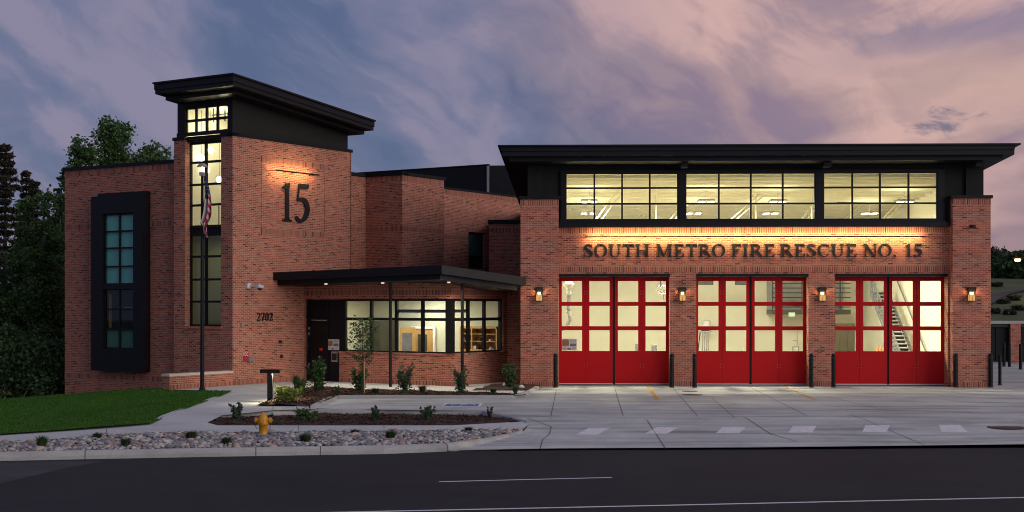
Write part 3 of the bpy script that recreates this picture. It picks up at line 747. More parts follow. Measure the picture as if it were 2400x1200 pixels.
def arms(top=True, bot=True):
    r = [rect(.2, .62, .94, 1.0), quad4((.585, 1.0), (.63, 1.0), (.635, .74), (.60, .74)), quad4((.48, .945), (.59, .945), (.60, .80), (.59, .86)),
         rect(.25, .46, .475, .535), quad4((.43, .65), (.47, .65), (.47, .36), (.43, .36))]
    if bot: r += [rect(.2, .64, .0, .06), quad4((.615, .28), (.655, .28), (.65, .0), (.60, .0)), quad4((.60, .14), (.62, .2), (.61, .055), (.49, .055))]
    return r
def G_E(): return .73, stem(.13) + arms()
def G_F(): return .67, stem(.13) + arms(bot=False)
def G_R(): return .85, stem(.13) + [stroke([(.25, .965, .06), (.42, .965, .065), (.54, .90, .10), (.585, .755, .155), (.54, .60, .10), (.42, .535, .062), (.26, .53, .06)]), quad4((.36, .535), (.52, .55), (.84, .0), (.67, .0)), rect(.67, .88, 0, SE)]
def G_I(): return .42, stem(.135)
def G_C(): return .78, [stroke([(.68, .76, .045), (.60, .91, .065), (.46, .972, .062), (.28, .91, .10), (.155, .72, .15), (.125, .5, .165), (.155, .28, .15), (.28, .09, .10), (.46, .028, .062), (.62, .10, .055), (.70, .24, .04)]), quad4((.665, 1.0), (.705, 1.0), (.72, .68), (.685, .68))]
def G_N(): return .96, [rect(.16, .16 + TW, SE, .97), rect(.76, .76 + TW, .0, .96)] + serif(.16, TW, 0, True, .1) + serif(.76, TW, 1, False, .1) + [quad4((.075, 1.0), (.27, 1.0), (.82, .0), (.72, .0)), rect(.05, .2, .955, 1.0)]
def G_dot(): return .33, [ring(.16, .075, .085, .085, .084, .084, 14)]
def G_1(): return .56, [rect(.235, .235 + SW, SE, .97)] + serif(.235, SW, 0, True, .1) + [quad4((.39, 1.0), (.39, 1.0), (.385, .86), (.10, .86)), quad4((.235, .93), (.30, .97), (.30, .80), (.10, .86))]
def G_5(): return .62, [quad4((.17, 1.0), (.56, 1.0), (.525, .88), (.17, .88)), quad4((.17, 1.0), (.22, 1.0), (.155, .56), (.105, .56)), stroke([(.12, .565, .06), (.26, .60, .10), (.42, .545, .15), (.50, .36, .17), (.42, .15, .145), (.28, .045, .09), (.16, .055, .11), (.09, .11, .11), (.06, .15, .05)])]
def G_2(): return .60, [stroke([(.08, .74, .05), (.13, .90, .08), (.28, .965, .085), (.43, .88, .14), (.455, .70, .155), (.37, .49, .13), (.20, .25, .075), (.08, .08, .06)]), quad4((.07, .13), (.50, .13), (.50, .0), (.05, .0)), quad4((.49, .27), (.53, .27), (.50, .0), (.44, .0))]
def G_7(): return .58, [quad4((.08, 1.0), (.53, 1.0), (.53, .87), (.08, .87)), quad4((.06, 1.0), (.11, 1.0), (.09, .72), (.05, .72)), quad4((.42, .9), (.53, .9), (.35, .0), (.19, .0))]
def G_0(): return .62, [ring(.31, .5, .265, .51, .15, .05)]
GL = {'S': G_S, 'O': G_O, 'U': G_U, 'T': G_T, 'H': G_H, 'M': G_M, 'E': G_E, 'F': G_F, 'R': G_R, 'I': G_I, 'C': G_C, 'N': G_N, '.': G_dot, '1': G_1, '5': G_5, '2': G_2, '7': G_7, '0': G_0}
def ribbon(m, f, rb, u0, z0, sx, sz, n0, n1):
    L, Rr, closed = rb
    k = len(L); P = lambda p, n: f.P(u0 + p[0] * sx, z0 + p[1] * sz, n)
    for i in range(k if closed else k - 1):
        j = (i + 1) % k
        m.poly([P(Rr[i], n1), P(Rr[j], n1), P(L[j], n1), P(L[i], n1)])
        for E in (L, Rr): m.poly([P(E[i], n0), P(E[j], n0), P(E[j], n1), P(E[i], n1)])
    if not closed:
        for i in (0, k - 1): m.poly([P(Rr[i], n0), P(L[i], n0), P(L[i], n1), P(Rr[i], n1)])
def word(f, txt, u0, u1, z0, z1, n0, n1, parent, mat='letter'):
    adv = [GL[c]()[0] for c in txt]; tot = sum(adv) - .08
    sx = (u1 - u0) / tot; x = u0 - .04 * sx
    for c, a in zip(txt, adv):
        m = MB()
        for i, rb in enumerate(GL[c]()[1]): ribbon(m, f, rb, x, z0, sx, z1 - z0, n0, n1 + i * .0015)
        part('letter', m, M[mat], parent); x += a * sx
def fthing(name, label, cat, f, px, py, n=0.0, group=None):
    u, z = f.un(px, py, n); return thing(name, label, cat, f.P(u, z, n), group)
sg = fthing('wall_sign', 'dark serif letters reading SOUTH METRO FIRE RESCUE NO. 15 above the doors', 'sign', FB, 1765, 603)
z0, z1 = FB.z(1765, 602.5), FB.z(1765, 571.5)
for t, a, b in (('SOUTH', 1369, 1522), ('METRO', 1537, 1699), ('FIRE', 1713, 1816), ('RESCUE', 1827, 2008), ('NO.', 2022, 2101), ('15', 2119, 2160)):
    word(FB, t, FB.u(a), FB.u(b), z0, z1, .03, .075, sg)
sg = fthing('wall_sign', 'large dark numeral 15 on the framed brick panel of the stair tower', 'sign', FR, 690, 520)
d1 = FR.un(657, 516, .06); d2 = FR.un(726, 429, .06)
SW, TW = .132, .055
word(FR, '15', d1[0], d2[0], FR.z(690, 520.5, .06), FR.z(690, 428.5, .06), .03, .065, sg)
SW, TW = .158, .07
sg = fthing('wall_sign', 'small dark house number 2702 on brick left of the entrance', 'sign', FR, 619, 752)
word(FR, '2702', FR.u(600.5), FR.u(638.5), FR.z(619, 752), FR.z(619, 733), .02, .05, sg)

def sans(f, txt, px0, px1, py0, py1, n, mat, parent, name='lettering'):
    cu = bpy.data.curves.new(name, 'FONT'); cu.body = txt; cu.size = 1; cu.extrude = .004
    to = bpy.data.objects.new(name, cu); COL.objects.link(to); bpy.context.view_layer.update()
    me = bpy.data.meshes.new_from_object(to.evaluated_get(bpy.context.evaluated_depsgraph_get()))
    COL.objects.unlink(to); bpy.data.objects.remove(to)
    xs = [v.co.x for v in me.vertices]; ys = [v.co.y for v in me.vertices]
    u0, u1 = f.u(px0, n), f.u(px1, n); z0, z1 = f.z((px0 + px1) / 2, py1, n), f.z((px0 + px1) / 2, py0, n)
    off = wloc(parent)
    for v in me.vertices:
        p = f.P(u0 + (v.co.x - min(xs)) / (max(xs) - min(xs)) * (u1 - u0), z0 + (v.co.y - min(ys)) / (max(ys) - min(ys)) * (z1 - z0), n + v.co.z)
        v.co = p - off
    me.materials.clear(); me.materials.append(mat)
    o = bpy.data.objects.new(name, me); COL.objects.link(o); o.parent = parent; return o

# ------------------------------------------------------------------ things on the walls
t = fthing('fire_department_connection', 'red plate with white FDC letters above a chrome hose inlet on the tower brick', 'hose inlet', FR, 577, 848)
m = MB(); FR.box(m, FR.u(570), FR.u(583), FR.z(577, 848), FR.z(577, 825), 0, .02); part('sign_plate', m, M['redsign'], t)
sans(FR, 'FDC', 570.5, 582, 826, 834, .024, M['white'], t)
m = MB(); u, z = FR.un(578, 843); m.tube([FR.P(u, z, .0), FR.P(u, z, .20)], [.07, .06], 14); m.tube([FR.P(u, z, .17), FR.P(u + .12, z - .02, .32)], [.075, .085], 14); part('nozzle', m, M['steel'], t)
t = fthing('security_camera', 'white bracketed security camera high on the tower brick above number 2702', 'camera', FR, 588, 675)
m = MB(); FR.box(m, FR.u(575), FR.u(584), FR.z(580, 676), FR.z(580, 664), 0, .12); FR.box(m, FR.u(580), FR.u(585), FR.z(580, 671), FR.z(580, 666.5), .12, .62); part('bracket', m, M['camwhite'], t)
m = MB(); p = FR.P(FR.u(583), FR.z(583, 672), .62); m.lathe([(.001, .06), (.12, .05), (.15, -.01), (.155, -.03), (.11, -.06)], p, 18); part('housing', m, M['camwhite'], t)
m = MB(); m.lathe([(.11, -.06), (.09, -.12), (.05, -.15), (.001, -.16)], p, 16); part('dome', m, M['dark'], t)
t = fthing('security_camera', 'small black security camera on the right brick pier above the wall lamp', 'camera', FP, 2277, 530)
u, z = FP.un(2277, 530)
m = MB(); FP.box(m, u - .07, u + .05, z - .05, z + .05, 0, .05); m.tube([FP.P(u, z, .04), FP.P(u, z, .16)], .03, 8); part('bracket', m, M['black'], t)
m = MB(); q = FP.P(u + .03, z - .02, .2); m.lathe([(.001, .07), (.07, .06), (.10, .0), (.08, -.06), (.001, -.1)], q, 14); part('housing', m, M['dark'], t)
for px, py, w, h, mt, lab in ((565, 761, 5, 9, 'steel', 'small pale metal box on the tower brick left of number 2702'), (656, 801, 9, 6, 'dark', 'small dark outlet cover on the brick beside the entrance, the upper one'), (659, 835, 6, 8, 'dark', 'small dark outlet cover on the brick beside the entrance, the lower one')):
    t = fthing('wall_box', lab, 'wall box', FR, px, py)
    m = MB(); u, z = FR.un(px, py); a, b = w / 2 / 57, h / 2 / 57
    FR.box(m, u - a, u + a, z - b, z + b, 0, .06); FR.box(m, u - a * .7, u + a * .7, z - b * .75, z + b * .75, .06, .085)
    part('cover', m, M[mt], t)
# strip lights
AMB = (1, .57, .17)
LIGHTS = []
def strip(f, px0, px1, py, n, lab, h=.05):
    t = fthing('linear_light', lab, 'wall light', f, (px0 + px1) / 2, py, n)
    u0, u1 = f.u(px0, n), f.u(px1, n); z = f.z((px0 + px1) / 2, py, n)
    m = MB(); f.box(m, u0, u1, z - h / 2, z + h / 2, n - .035, n); part('bar', m, M['black'], t)
    m = MB()
    k = max(2, int((u1 - u0) / 2.2))
    for i in range(k + 1):
        u = u0 + .1 + (u1 - u0 - .2) * i / k; f.box(m, u - .015, u + .015, z - .012, z + .012, 0, n - .035)
    part('standoff', m, M['black'], t)
    LIGHTS.append((f, u0, u1, z, n - .04))
strip(FB, 1371, 2169, 554.5, .40, 'long black strip light glowing amber over the bay lettering', .05)
u0_, z0_ = FR.un(648, 399, .3); u1_, z1_ = FR.un(749, 410, .3)
strip(FR, 648, 749, 404.5, .50, 'short black strip light glowing amber over the numeral 15', .05)
# wall lanterns
m_l = emit('lantern_glow', (1, .52, .17), .75)
LANT = []
def lantern(f, px, lab, src=None):
    u, z = f.un(px, 689, 0)
    t = thing('wall_lantern', lab, 'wall lamp', f.P(u, z, 0), 'wall lanterns between the red doors')
    w, hh = .145, .27
    m = MB(); f.box(m, u - .10, u + .10, z - hh + .02, z + hh, 0, .03); f.box(m, u - w, u + w, z + .10, z + hh, .03, .26)
    for uu in (u - w + .01, u + w - .03): f.box(m, uu, uu + .02, z - hh, z + .10, .22, .24); f.box(m, uu, uu + .02, z - hh, z + .10, .035, .05)
    f.box(m, u - .008, u + .008, z - hh, z + .10, .235, .245); f.box(m, u - w + .02, u + w - .02, z - .08, z - .065, .235, .245); f.box(m, u - w + .01, u + w - .01, z - hh - .02, z - hh, .03, .245)
    part('housing', m, M['black'], t)
    m = MB(); f.box(m, u - .06, u + .06, z - .02, z + .08, .08, .19); part('bulb', m, emit('lantern_bulb', (1, .78, .46), 3), t)
    m = MB(); f.box(m, u - w + .025, u + w - .025, z - hh + .005, z - .025, .06, .215); part('lantern_glass', m, m_l, t)
    LANT.append(f.P(u, z + .02, .31))
lantern(FP, 1264, 'black wall lantern on the brick pier between the canopy and the first red door')
lantern(FB, 1599, 'black wall lantern on the brick between first and second red doors')
lantern(FB, 1926, 'black wall lantern on the brick between second and third red doors')
lantern(FP, 2275, 'black wall lantern on the far right brick pier')
# notices
def notice(f, px0, px1, py0, py1, n, lab):
    t = fthing('notice', lab, 'notice', f, (px0 + px1) / 2, py1, n)
    u0, u1, z0, z1 = f.u(px0, n), f.u(px1, n), f.z(px0, py1, n), f.z(px0, py0, n)
    m = MB(); f.box(m, u0, u1, z0, z1, n, n + .008, 0)
    w, h = u1 - u0, z1 - z0
    for a, b, c, d, k in ((.05, .48, .38, .88, 1), (.55, .95, .70, .93, 3), (.55, .95, .36, .56, 2), (.06, .30, .06, .26, 3), (.38, .60, .06, .2, 2), (.66, .94, .06, .26, 3), (.1, .42, .92, .96, 2), (.56, .92, .60, .64, 2)):
        f.box(m, u0 + a * w, u0 + b * w, z0 + c * h, z0 + d * h, n + .008, n + .012, k)
    part('sheet', m, [M['paper'], M['kraft'], M['print'], plain('pale_print', (.48, .48, .5), .8)], t)
notice(FB, 1316, 1352, 794, 821, nD - .085, 'printed notice sheet behind the first red door window')
notice(FV1, 766, 795, 795, 820, -.1, 'printed notice sheet on the black panel beside the entrance door')
t = fthing('card_holder', 'white framed card holder on the black panel below the notice sheet', 'card holder', FV1, 780, 848, -.1)
m = MB(); a, b, c, d = FV1.u(773), FV1.u(787), FV1.z(780, 848), FV1.z(780, 824)
FV1.box(m, a, b, c, d, -.13, -.09, 0); FV1.box(m, a + .035, b - .035, c + .06, d - .08, -.09, -.083, 1); part('frame', m, [M['steel'], M['dark']], t)

# ------------------------------------------------------------------ bollards
def bollard(px, pyb, r, h, lab, grp='black bollards in front of the bay', yfix=None):
    p = dp(px, 0, 55.15) if 902 < pyb and px < 2330 else gp(px, pyb, 0)
    t = thing('bollard', lab, 'bollard', (p.x, p.y, 0), grp)
    m = MB(); m.lathe([(r, 0), (r, h - .09), (r * .98, h - .05), (r * .8, h - .015), (r * .4, h), (.001, h + .005)], (p.x, p.y, 0), 18); part('post', m, M['black'], t)
    m = MB()
    zz = h - .2; m.lathe([(r + .001, zz), (r + .006, zz + .01), (r + .006, zz + .035), (r + .001, zz + .045)], (p.x, p.y, 0), 18)
    part('groove_band', m, M['dark'], t)
    m = MB(); m.lathe([(r + .012, 0), (r + .012, .05), (r, .055)], (p.x, p.y, 0), 18); part('collar', m, M['dark'], t)
for px, b, lab in ((1302, 904, 'black bollard at the left edge of the first red door'), (1574.5, 903.5, 'black bollard at the right edge of the first red door'), (1628, 904, 'black bollard at the left edge of the second red door'), (1901.5, 905, 'black bollard at the right edge of the second red door'), (1953.5, 906, 'black bollard at the left edge of the third red door'), (2240, 907, 'black bollard at the right edge of the third red door'), (2322, 907, 'black bollard at the outer corner of the right brick pier')):
    bollard(px, b, .085, 1.34, lab)
bollard(2343.5, 903, .065, 1.22, 'thin black bollard standing free right of the brick pier')
bollard(2353, 859, .08, 1.25, 'left one of two far black bollards before the dark gate', 'far black bollards at the gate')
bollard(2366, 860, .08, 1.25, 'right one of two far black bollards, beside the brick gate post', 'far black bollards at the gate')
bollard(2392, 866, .08, 1.3, 'far black bollard at the right edge in front of the second gate leaf', 'far black bollards at the gate')

# ------------------------------------------------------------------ flagpole and flag
p = gp(474, 918, 0); fx, fy = p.x, p.y; fd = 52.5
ztop = dp(474, 412, fd).z
t = thing('flagpole', 'tall black flagpole with a domed lamp on top in front of the stair tower', 'flagpole', (fx, fy, 0))
m = MB(); m.tube([(fx, fy, 0), (fx, fy, ztop * .5), (fx, fy, ztop)], [.082, .066, .05], 14); part('pole', m, M['black'], t)
m = MB(); m.lathe([(.17, 0), (.17, .05), (.12, .08), (.10, .16), (.085, .17)], (fx, fy, 0), 18); part('base', m, M['black'], t)
m = MB(); m.box(fx - .09, fx + .09, fy - .09, fy + .09, ztop, ztop + .13); m.tube([(fx + .08, fy, ztop), (fx + .16, fy - .02, ztop - .06)], .02, 6); part('truck', m, M['grey'], t)
m = MB(); m.tube([(fx, fy, ztop + .13), (fx, fy, ztop + .34)], .022, 8); part('lamp_stem', m, emit('pole_lamp', (1, .72, .35), 4), t)
m = MB(); m.lathe([(.001, .47), (.10, .455), (.17, .40), (.20, .33), (.19, .33), (.001, .40)], (fx, fy, ztop), 18); part('lamp_shade', m, M['grey'], t)
t = thing('flag', 'american stars and stripes flag hanging limp from the flagpole', 'flag', (fx + .1, fy - .05, ztop))
rows = []; NT, NC = 56, 40
hgt = (dp(474, 552, fd) - dp(474, 412, fd)).z
import math as _m
def flagpt(s, tt):
    # s across the folds 0..1, tt down 0..1
    prof = [(0, .06, .10), (.16, .08, .17), (.35, .09, .25), (.42, .05, .31), (.62, .0, .38), (.74, -.05, .36), (.79, -.08, .27), (.86, .03, .16), (1, .07, .14)]
    for (a, l0, w0), (b, l1, w1) in zip(prof, prof[1:]):
        if a <= tt <= b:
            k = (tt - a) / (b - a); l = l0 + (l1 - l0) * k; w = w0 + (w1 - w0) * k; break
    if tt > .66 and s > .62: pass
    fold = _m.sin(s * 5.2 * _m.pi + tt * 2.0) * (.03 + .05 * tt) + .03 * _m.sin(s * 13 + tt * 5)
    tip = -.0 if tt < .99 else 0
    return Vector((fx + .02 + l + w * s, fy - .10 + fold, ztop - .02 + hgt * tt * (1.0 - .03 * _m.sin(s * 6))))
G = [[flagpt(c / NC, r_ / NT) for c in range(NC + 1)] for r_ in range(NT + 1)]
m = MB(); 
for r_ in range(NT):
    tt = (r_ + .5) / NT
    for c in range(NC):
        s_ = (c + .5) / NC
        if tt < .40 - .10 * (s_ > .55) - .05 * (s_ > .8): mi = 2
        else:
            v = (s_ * 4.2 + (tt - .4) * 1.0) if s_ < .58 else (tt * 15 - s_ * 4)
            mi = 0 if int(v + 20) % 2 == 0 else 1
        m.poly([G[r_][c], G[r_][c + 1], G[r_ + 1][c + 1], G[r_ + 1][c]], mi=mi, sm=False)
cl = part('cloth', m, [M['flagred'], M['flagwhite'], M['flagblue']], t)
for pl in cl.data.polygons: pl.use_smooth = True
m = MB()
for k in range(15):
    s_, tt = .18 + .2 * (k % 4) + (.1 if (k // 4) % 2 else 0), .10 + .065 * (k // 4) + random.uniform(-.008, .008)
    q = flagpt(s_, tt) + Vector((0, -.012, 0)); rr = .022
    m.poly([q + Vector((rr * (1 if i % 2 == 0 else .45) * _m.sin(i * _m.pi / 5), 0, rr * (1 if i % 2 == 0 else .45) * _m.cos(i * _m.pi / 5))) for i in range(10)])
part('star', m, M['flagwhite'], cl)

# ------------------------------------------------------------------ low wall, path lamp, hydrant
FLW = Frame(AB(-3.35, -.02), A)
t = thing('retaining_wall', 'low brown brick wall with pale stone cap running out from the tower corner', 'low wall', (*AB(-1.7, 0), 0))
m = MB(); FLW.box(m, 0, 3.33, -.5, .52, -.37, 0); part('brickwork', m, M['lowbrick'], t)
m = MB(); band(m, FLW, -.004, 3.33, .0, .21); part('soldier_course', m, M['soldier'], t)
m = MB(); FLW.box(m, -.05, 3.34, .525, .625, -.42, .05); part('cap', m, M['stone'], t, bevel=.012)
p = gp(633, 943, .02)
t = thing('path_lamp', 'black T shaped path lamp lighting the bark bed beside the walk', 'path lamp', (p.x, p.y, .02))
hb = .02 + 77 / F * (p - Vector((0, 0, H))).length * .985
m = MB(); m.box(p.x - .085, p.x + .085, p.y - .06, p.y + .06, 0, hb - .13); part('post', m, M['black'], t, bevel=.006)
m = MB(); m.box(p.x - .33, p.x + .33, p.y - .07, p.y + .07, hb - .13, hb); part('head', m, M['black'], t, bevel=.006)
m = MB(); m.box(p.x + .095, p.x + .28, p.y - .05, p.y + .05, hb - .1295, hb - .1255); part('lens', m, emit('path_lens', (1, .82, .5), 3), t)
PATHLAMP = Vector((p.x + .16, p.y - .02, hb - .15))
p = spw(617, 1021); hs = p.z - .02
t = thing('fire_hydrant', 'orange yellow fire hydrant standing in the cobbles by the kerb', 'fire hydrant', (p.x, p.y, hs))
sc = 57 / F * p.y / .66
def hyd(pr): return [(r_ * sc, z_ * sc) for r_, z_ in pr]
c = (p.x, p.y, hs)
m = MB(); m.lathe(hyd([(.15, -.05), (.15, .03), (.122, .045), (.112, .06), (.112, .31), (.145, .315), (.145, .345), (.15, .35), (.15, .385), (.118, .40), (.118, .47)]), c, 22); part('barrel', m, M['hydrant'], t)
m = MB(); m.lathe(hyd([(.128, .47), (.128, .49), (.115, .53), (.095, .575), (.065, .61), (.035, .62), (.03, .66), (.001, .665)]), c, 22); part('bonnet', m, M['hydrant'], t)
for sx in (-1, 1):
    m = MB()
    for a, b, r0, r1 in ((.09, .17, .065, .06), (.17, .22, .082, .078), (.22, .255, .03, .026)):
        m.tube([(p.x + sx * a * sc, p.y, hs + .44 * sc), (p.x + sx * b * sc, p.y, hs + .44 * sc)], [r0 * sc, r1 * sc], 14)
    part('hose_cap', m, M['hydrant'], t)
    m = MB(); m.tube([(p.x + sx * .19 * sc, p.y - .02, hs + .37 * sc), (p.x + sx * .205 * sc, p.y - .03, hs + .27 * sc), (p.x + sx * .15 * sc, p.y - .02, hs + .20 * sc)], .008, 6); part('chain', m, M['dark'], t)
m = MB()
for a, b, r0, r1 in ((.10, .155, .05, .047), (.155, .19, .062, .06), (.19, .215, .022, .02)): m.tube([(p.x, p.y - a * sc, hs + .43 * sc), (p.x, p.y - b * sc, hs + .43 * sc)], [r0 * sc, r1 * sc], 14)
part('pumper_cap', m, M['hydrant'], t)
m = MB()
for k in range(8):
    a = k * _m.pi / 4; m.box(c[0] + .135 * sc * _m.cos(a) - .012, c[0] + .135 * sc * _m.cos(a) + .012, c[1] + .135 * sc * _m.sin(a) - .012, c[1] + .135 * sc * _m.sin(a) + .012, hs + .30 * sc, hs + .40 * sc)
part('flange_bolt', m, M['hydrant'], t)

# ------------------------------------------------------------------ things inside the engine hall and reception
q = dp(1333, 700, 62)
t = thing('exhaust_hose', 'grey corrugated exhaust hose hanging from a ceiling fan behind the first door', 'exhaust hose', (q.x, 62, 1.2))
m = MB(); zt_, zb_ = dp(1333, 692, 62).z, dp(1333, 762, 62).z
pts = [(q.x + .06 * _m.sin(k * .35) * (k > 14), 62, zt_ - (zt_ - zb_) * k / 30) for k in range(31)]
m.tube(pts, [.10 if k % 2 else .085 for k in range(31)], 12); m.tube([pts[-1], (q.x - .15, 62, zb_ - .14), (q.x - .38, 62, zb_ - .2)], .085, 10); part('hose', m, M['print'], t)
m = MB(); m.lathe([(.10, 0), (.17, .05), (.10, .12), (.10, .3), (.24, .42), (.26, .52), (.16, .56), (.16, .8), (.05, .82), (.05, 2.2)], (q.x, 62, zt_), 16); part('fan_housing', m, M['grey'], t)
q = dp(1548, 680, 63)
t = thing('hose_reel', 'coiled air hose drop hanging high behind the first red door', 'hose reel', (q.x, 63, 4))
m = MB(); m.tube([(q.x + .22 * _m.cos(k * .5) + k * .012, 63 + k * .01, dp(1548, 680, 63).z + .2 * _m.sin(k * .5)) for k in range(34)], .035, 8); part('coil', m, M['grey'], t)
m = MB(); m.tube([(q.x + .1, 63, dp(0, 690, 63).z), (q.x + .18, 63, dp(0, 712, 63).z), (q.x + .42, 63, dp(0, 735, 63).z)], .012, 6); m.tube([(q.x, 63, dp(0, 672, 63).z), (q.x, 63, dp(0, 640, 63).z)], .03, 6); part('hose_tail', m, M['dark'], t)
def cabinet(name, px0, px1, py0, py1, d, depth, mat, lab, cat, extra=None):
    a, b = dp(px0, py1, d), dp(px1, py0, d)
    t = thing(name, lab, cat, (a.x, a.y, max(0, 0)))
    m = MB(); m.box(a.x, b.x, a.y, a.y + depth, .01, b.z); part('cabinet_body', m, M[mat], t)
    m = MB(); n_ = 3
    for k in range(n_): m.box(a.x + .04 + (b.x - a.x - .04) * k / n_, a.x + (b.x - a.x) * (k + 1) / n_ - .0, a.y - .015, a.y, .08, b.z - .05)
    part('drawer_front', m, M[mat], t)
    return t
cabinet('storage_cabinet', 1950, 2003, 758, 860, 66, .7, 'olive', 'dark olive storage cabinet behind the leftmost leaf of the third red door', 'cabinet')
cabinet('compressor_box', 1527, 1540, 809, 840, 64, .4, 'print', 'small dark box low behind the right leaf of the first door', 'box')
cabinet('charger_box', 1489, 1497, 806, 840, 64, .3, 'print', 'small dark charger low behind the third leaf of the first door', 'box')
cabinet('waste_bin', 1742, 1748, 817, 850, 66, .3, 'grey', 'grey bin low behind the second leaf of the middle door', 'bin')
t = thing('tool_rack', 'rack of long handled tools against the hall wall behind the middle door', 'tool rack', (*dp(1650, 800, 76).xy, 0))
m = MB(); a = dp(1644, 776, 76); b = dp(1662, 776, 76); m.box(a.x, b.x, a.y, a.y + .08, a.z, a.z + .12); part('rail', m, M['dark'], t)
for k, pxx in enumerate((1641, 1647, 1652, 1657, 1661)):
    m = MB(); a = dp(pxx, 778, 75.8); b = dp(pxx - (6 if k == 0 else 1), 830, 75.8); m.tube([a, b], .03, 6); part('tool_handle', m, M['dark' if k == 0 else 'grey'], t)
t = thing('water_heater', 'white cylinder tank against the hall wall behind the middle door', 'tank', (*dp(1655, 765, 78).xy, 2.0))
m = MB(); a = dp(1655, 765, 78.3); m.lathe([(.001, -.2), (.26, -.2), (.26, .38), (.2, .44), (.001, .45)], (a.x, a.y, a.z - .1), 16); part('tank_shell', m, M['white'], t)
t = thing('wash_stand', 'pale metal hand wash stand behind the right leaf of the middle door', 'wash stand', (*dp(1866, 815, 74).xy, 0))
m = MB(); a = dp(1859, 812, 74); b = dp(1872, 802, 74); m.box(a.x, b.x, a.y, a.y + .3, a.z - .05, a.z, 0); m.tube([(b.x - .04, a.y + .1, a.z), (b.x - .04, a.y + .1, a.z + .8)], .03, 6); m.tube([(b.x - .3, a.y + .1, 0), (b.x - .3, a.y + .1, a.z)], .03, 6); m.tube([(b.x, a.y + .1, 0), (b.x, a.y + .1, a.z)], .03, 6); m.tube([(a.x, a.y + .1, a.z + .3), (b.x - .04, a.y + .1, a.z + .3)], .02, 6); part('stand_frame', m, M['grey'], t)
for k, (pxx, lab) in enumerate(((2057, 'orange traffic cone left of its pair at the stair foot'), (2065, 'orange traffic cone nearer the stair in the third bay'))):
    q = dp(pxx, 824, 63.5)
    t = thing('traffic_cone', lab, 'traffic cone', (q.x, q.y, 0), 'traffic cones by the hall stair')
    m = MB(); m.box(q.x - .17, q.x + .17, q.y - .17, q.y + .17, .7, .73); m.lathe([(.13, .73), (.03, 1.36), (.001, 1.37)], (q.x, q.y, 0), 14); part('cone_body', m, M['orange'], t)
    m = MB(); m.lathe([(.092, .96), (.074, 1.06)], (q.x, q.y, 0), 14); part('reflective_band', m, M['white'], t)
t = thing('low_bench', 'pale equipment bench carrying the cones beside the hall stair', 'bench', (*dp(2061, 830, 63.5).xy, 0))
q = dp(2061, 830, 63.5); m = MB(); m.box(q.x - .5, q.x + .45, q.y - .25, q.y + .25, .62, .70); m.box(q.x - .5, q.x - .45, q.y - .2, q.y + .2, 0, .62); m.box(q.x + .4, q.x + .45, q.y - .2, q.y + .2, 0, .62); part('bench_top', m, M['grey'], t)
FX = Frame((0, 76.0), (1, 0))
t = fthing('exit_sign', 'lit EXIT sign with green letters on the hall wall behind the middle door', 'exit sign', FX, 1856, 742)
m = MB(); FX.box(m, FX.u(1848.5), FX.u(1863.5), FX.z(1856, 742), FX.z(1856, 732.5), -.06, 0); part('sign_box', m, M['white'], t)
sans(FX, 'EXIT', 1850, 1862, 733.6, 740.6, .006, emit('exit_green', (.05, 1, .25), 1.2), t)
t = thing('emergency_light', 'grey emergency light unit on the hall wall behind the third door', 'emergency light', (*dp(2120, 684, 78).xy, 4))
for pxx in (2120, 2168):
    m = MB(); a = dp(pxx, 684, 78); m.box(a.x - .14, a.x + .14, a.y - .1, a.y + .1, a.z - .05, a.z + .08); part('lamp_head', m, M['print'], t)
m = MB(); a, b = dp(2093, 686, 78.2), dp(2170, 684, 78.2); m.box(a.x, b.x, a.y - .02, a.y + .02, a.z - .03, a.z + .03); part('conduit', m, M['white'], t)
t = thing('pull_bar', 'dark pull bar on the hall wall behind the rightmost red door leaf', 'pull bar', (*dp(2191, 780, 78).xy, 1.6))
m = MB(); a = dp(2191, 779.5, 78); m.box(a.x - .24, a.x + .24, a.y - .06, a.y + .06, a.z - .05, a.z + .05); m.tube([(a.x - .65, a.y, a.z), (a.x - .24, a.y, a.z)], .02, 6); part('bar', m, M['print'], t)
# bookcase and boxes in the reception
FVb = Frame(AB(8.5, 0), -B)
bu0, bu1 = FVb.u(1078, .5), FVb.u(1163, .5); bz0, bz1 = FVb.z(1120, 819, .5), FVb.z(1120, 765, .5)
t = thing('bookcase', 'maple wood bookcase with open shelves at the right reception window', 'bookcase', (*FVb.P((bu0 + bu1) / 2, 0, .3).xy, 0))
m = MB(); um = bu0 + (bu1 - bu0) * .65
FVb.box(m, bu0, bu1, 0, bz0, .1, .5); FVb.box(m, bu0, bu1, bz1 - .09, bz1, .1, .5); 
for u in (bu0, bu0 + (bu1 - bu0) * .32, um, bu1): FVb.box(m, u - .03, u + .03, bz0, bz1 - .09, .11, .49)
FVb.box(m, bu0, bu1, bz0, bz1 - .09, .06, .1); part('case', m, M['wood'], t)
for z in (FVb.z(1120, 799, .5), FVb.z(1120, 782, .5)):
    m = MB(); FVb.box(m, bu0 + .03, bu1 - .03, z - .03, z, .1, .485); part('shelf', m, M['wood'], t)
items = [(1086, 799, 6, 7, 'print'), (1094, 799, 5, 5, 'paper'), (1147, 799, 5, 3, 'paper'), (1124, 799, 5, 5, 'dark'), (1112, 816, 9, 7, 'paper'), (1118, 816, 7, 4, 'dark'), (1148, 816, 5, 4, 'paper'), (1155, 816, 5, 3, 'print'), (1064, 0, 0, 0, '')][:-1]
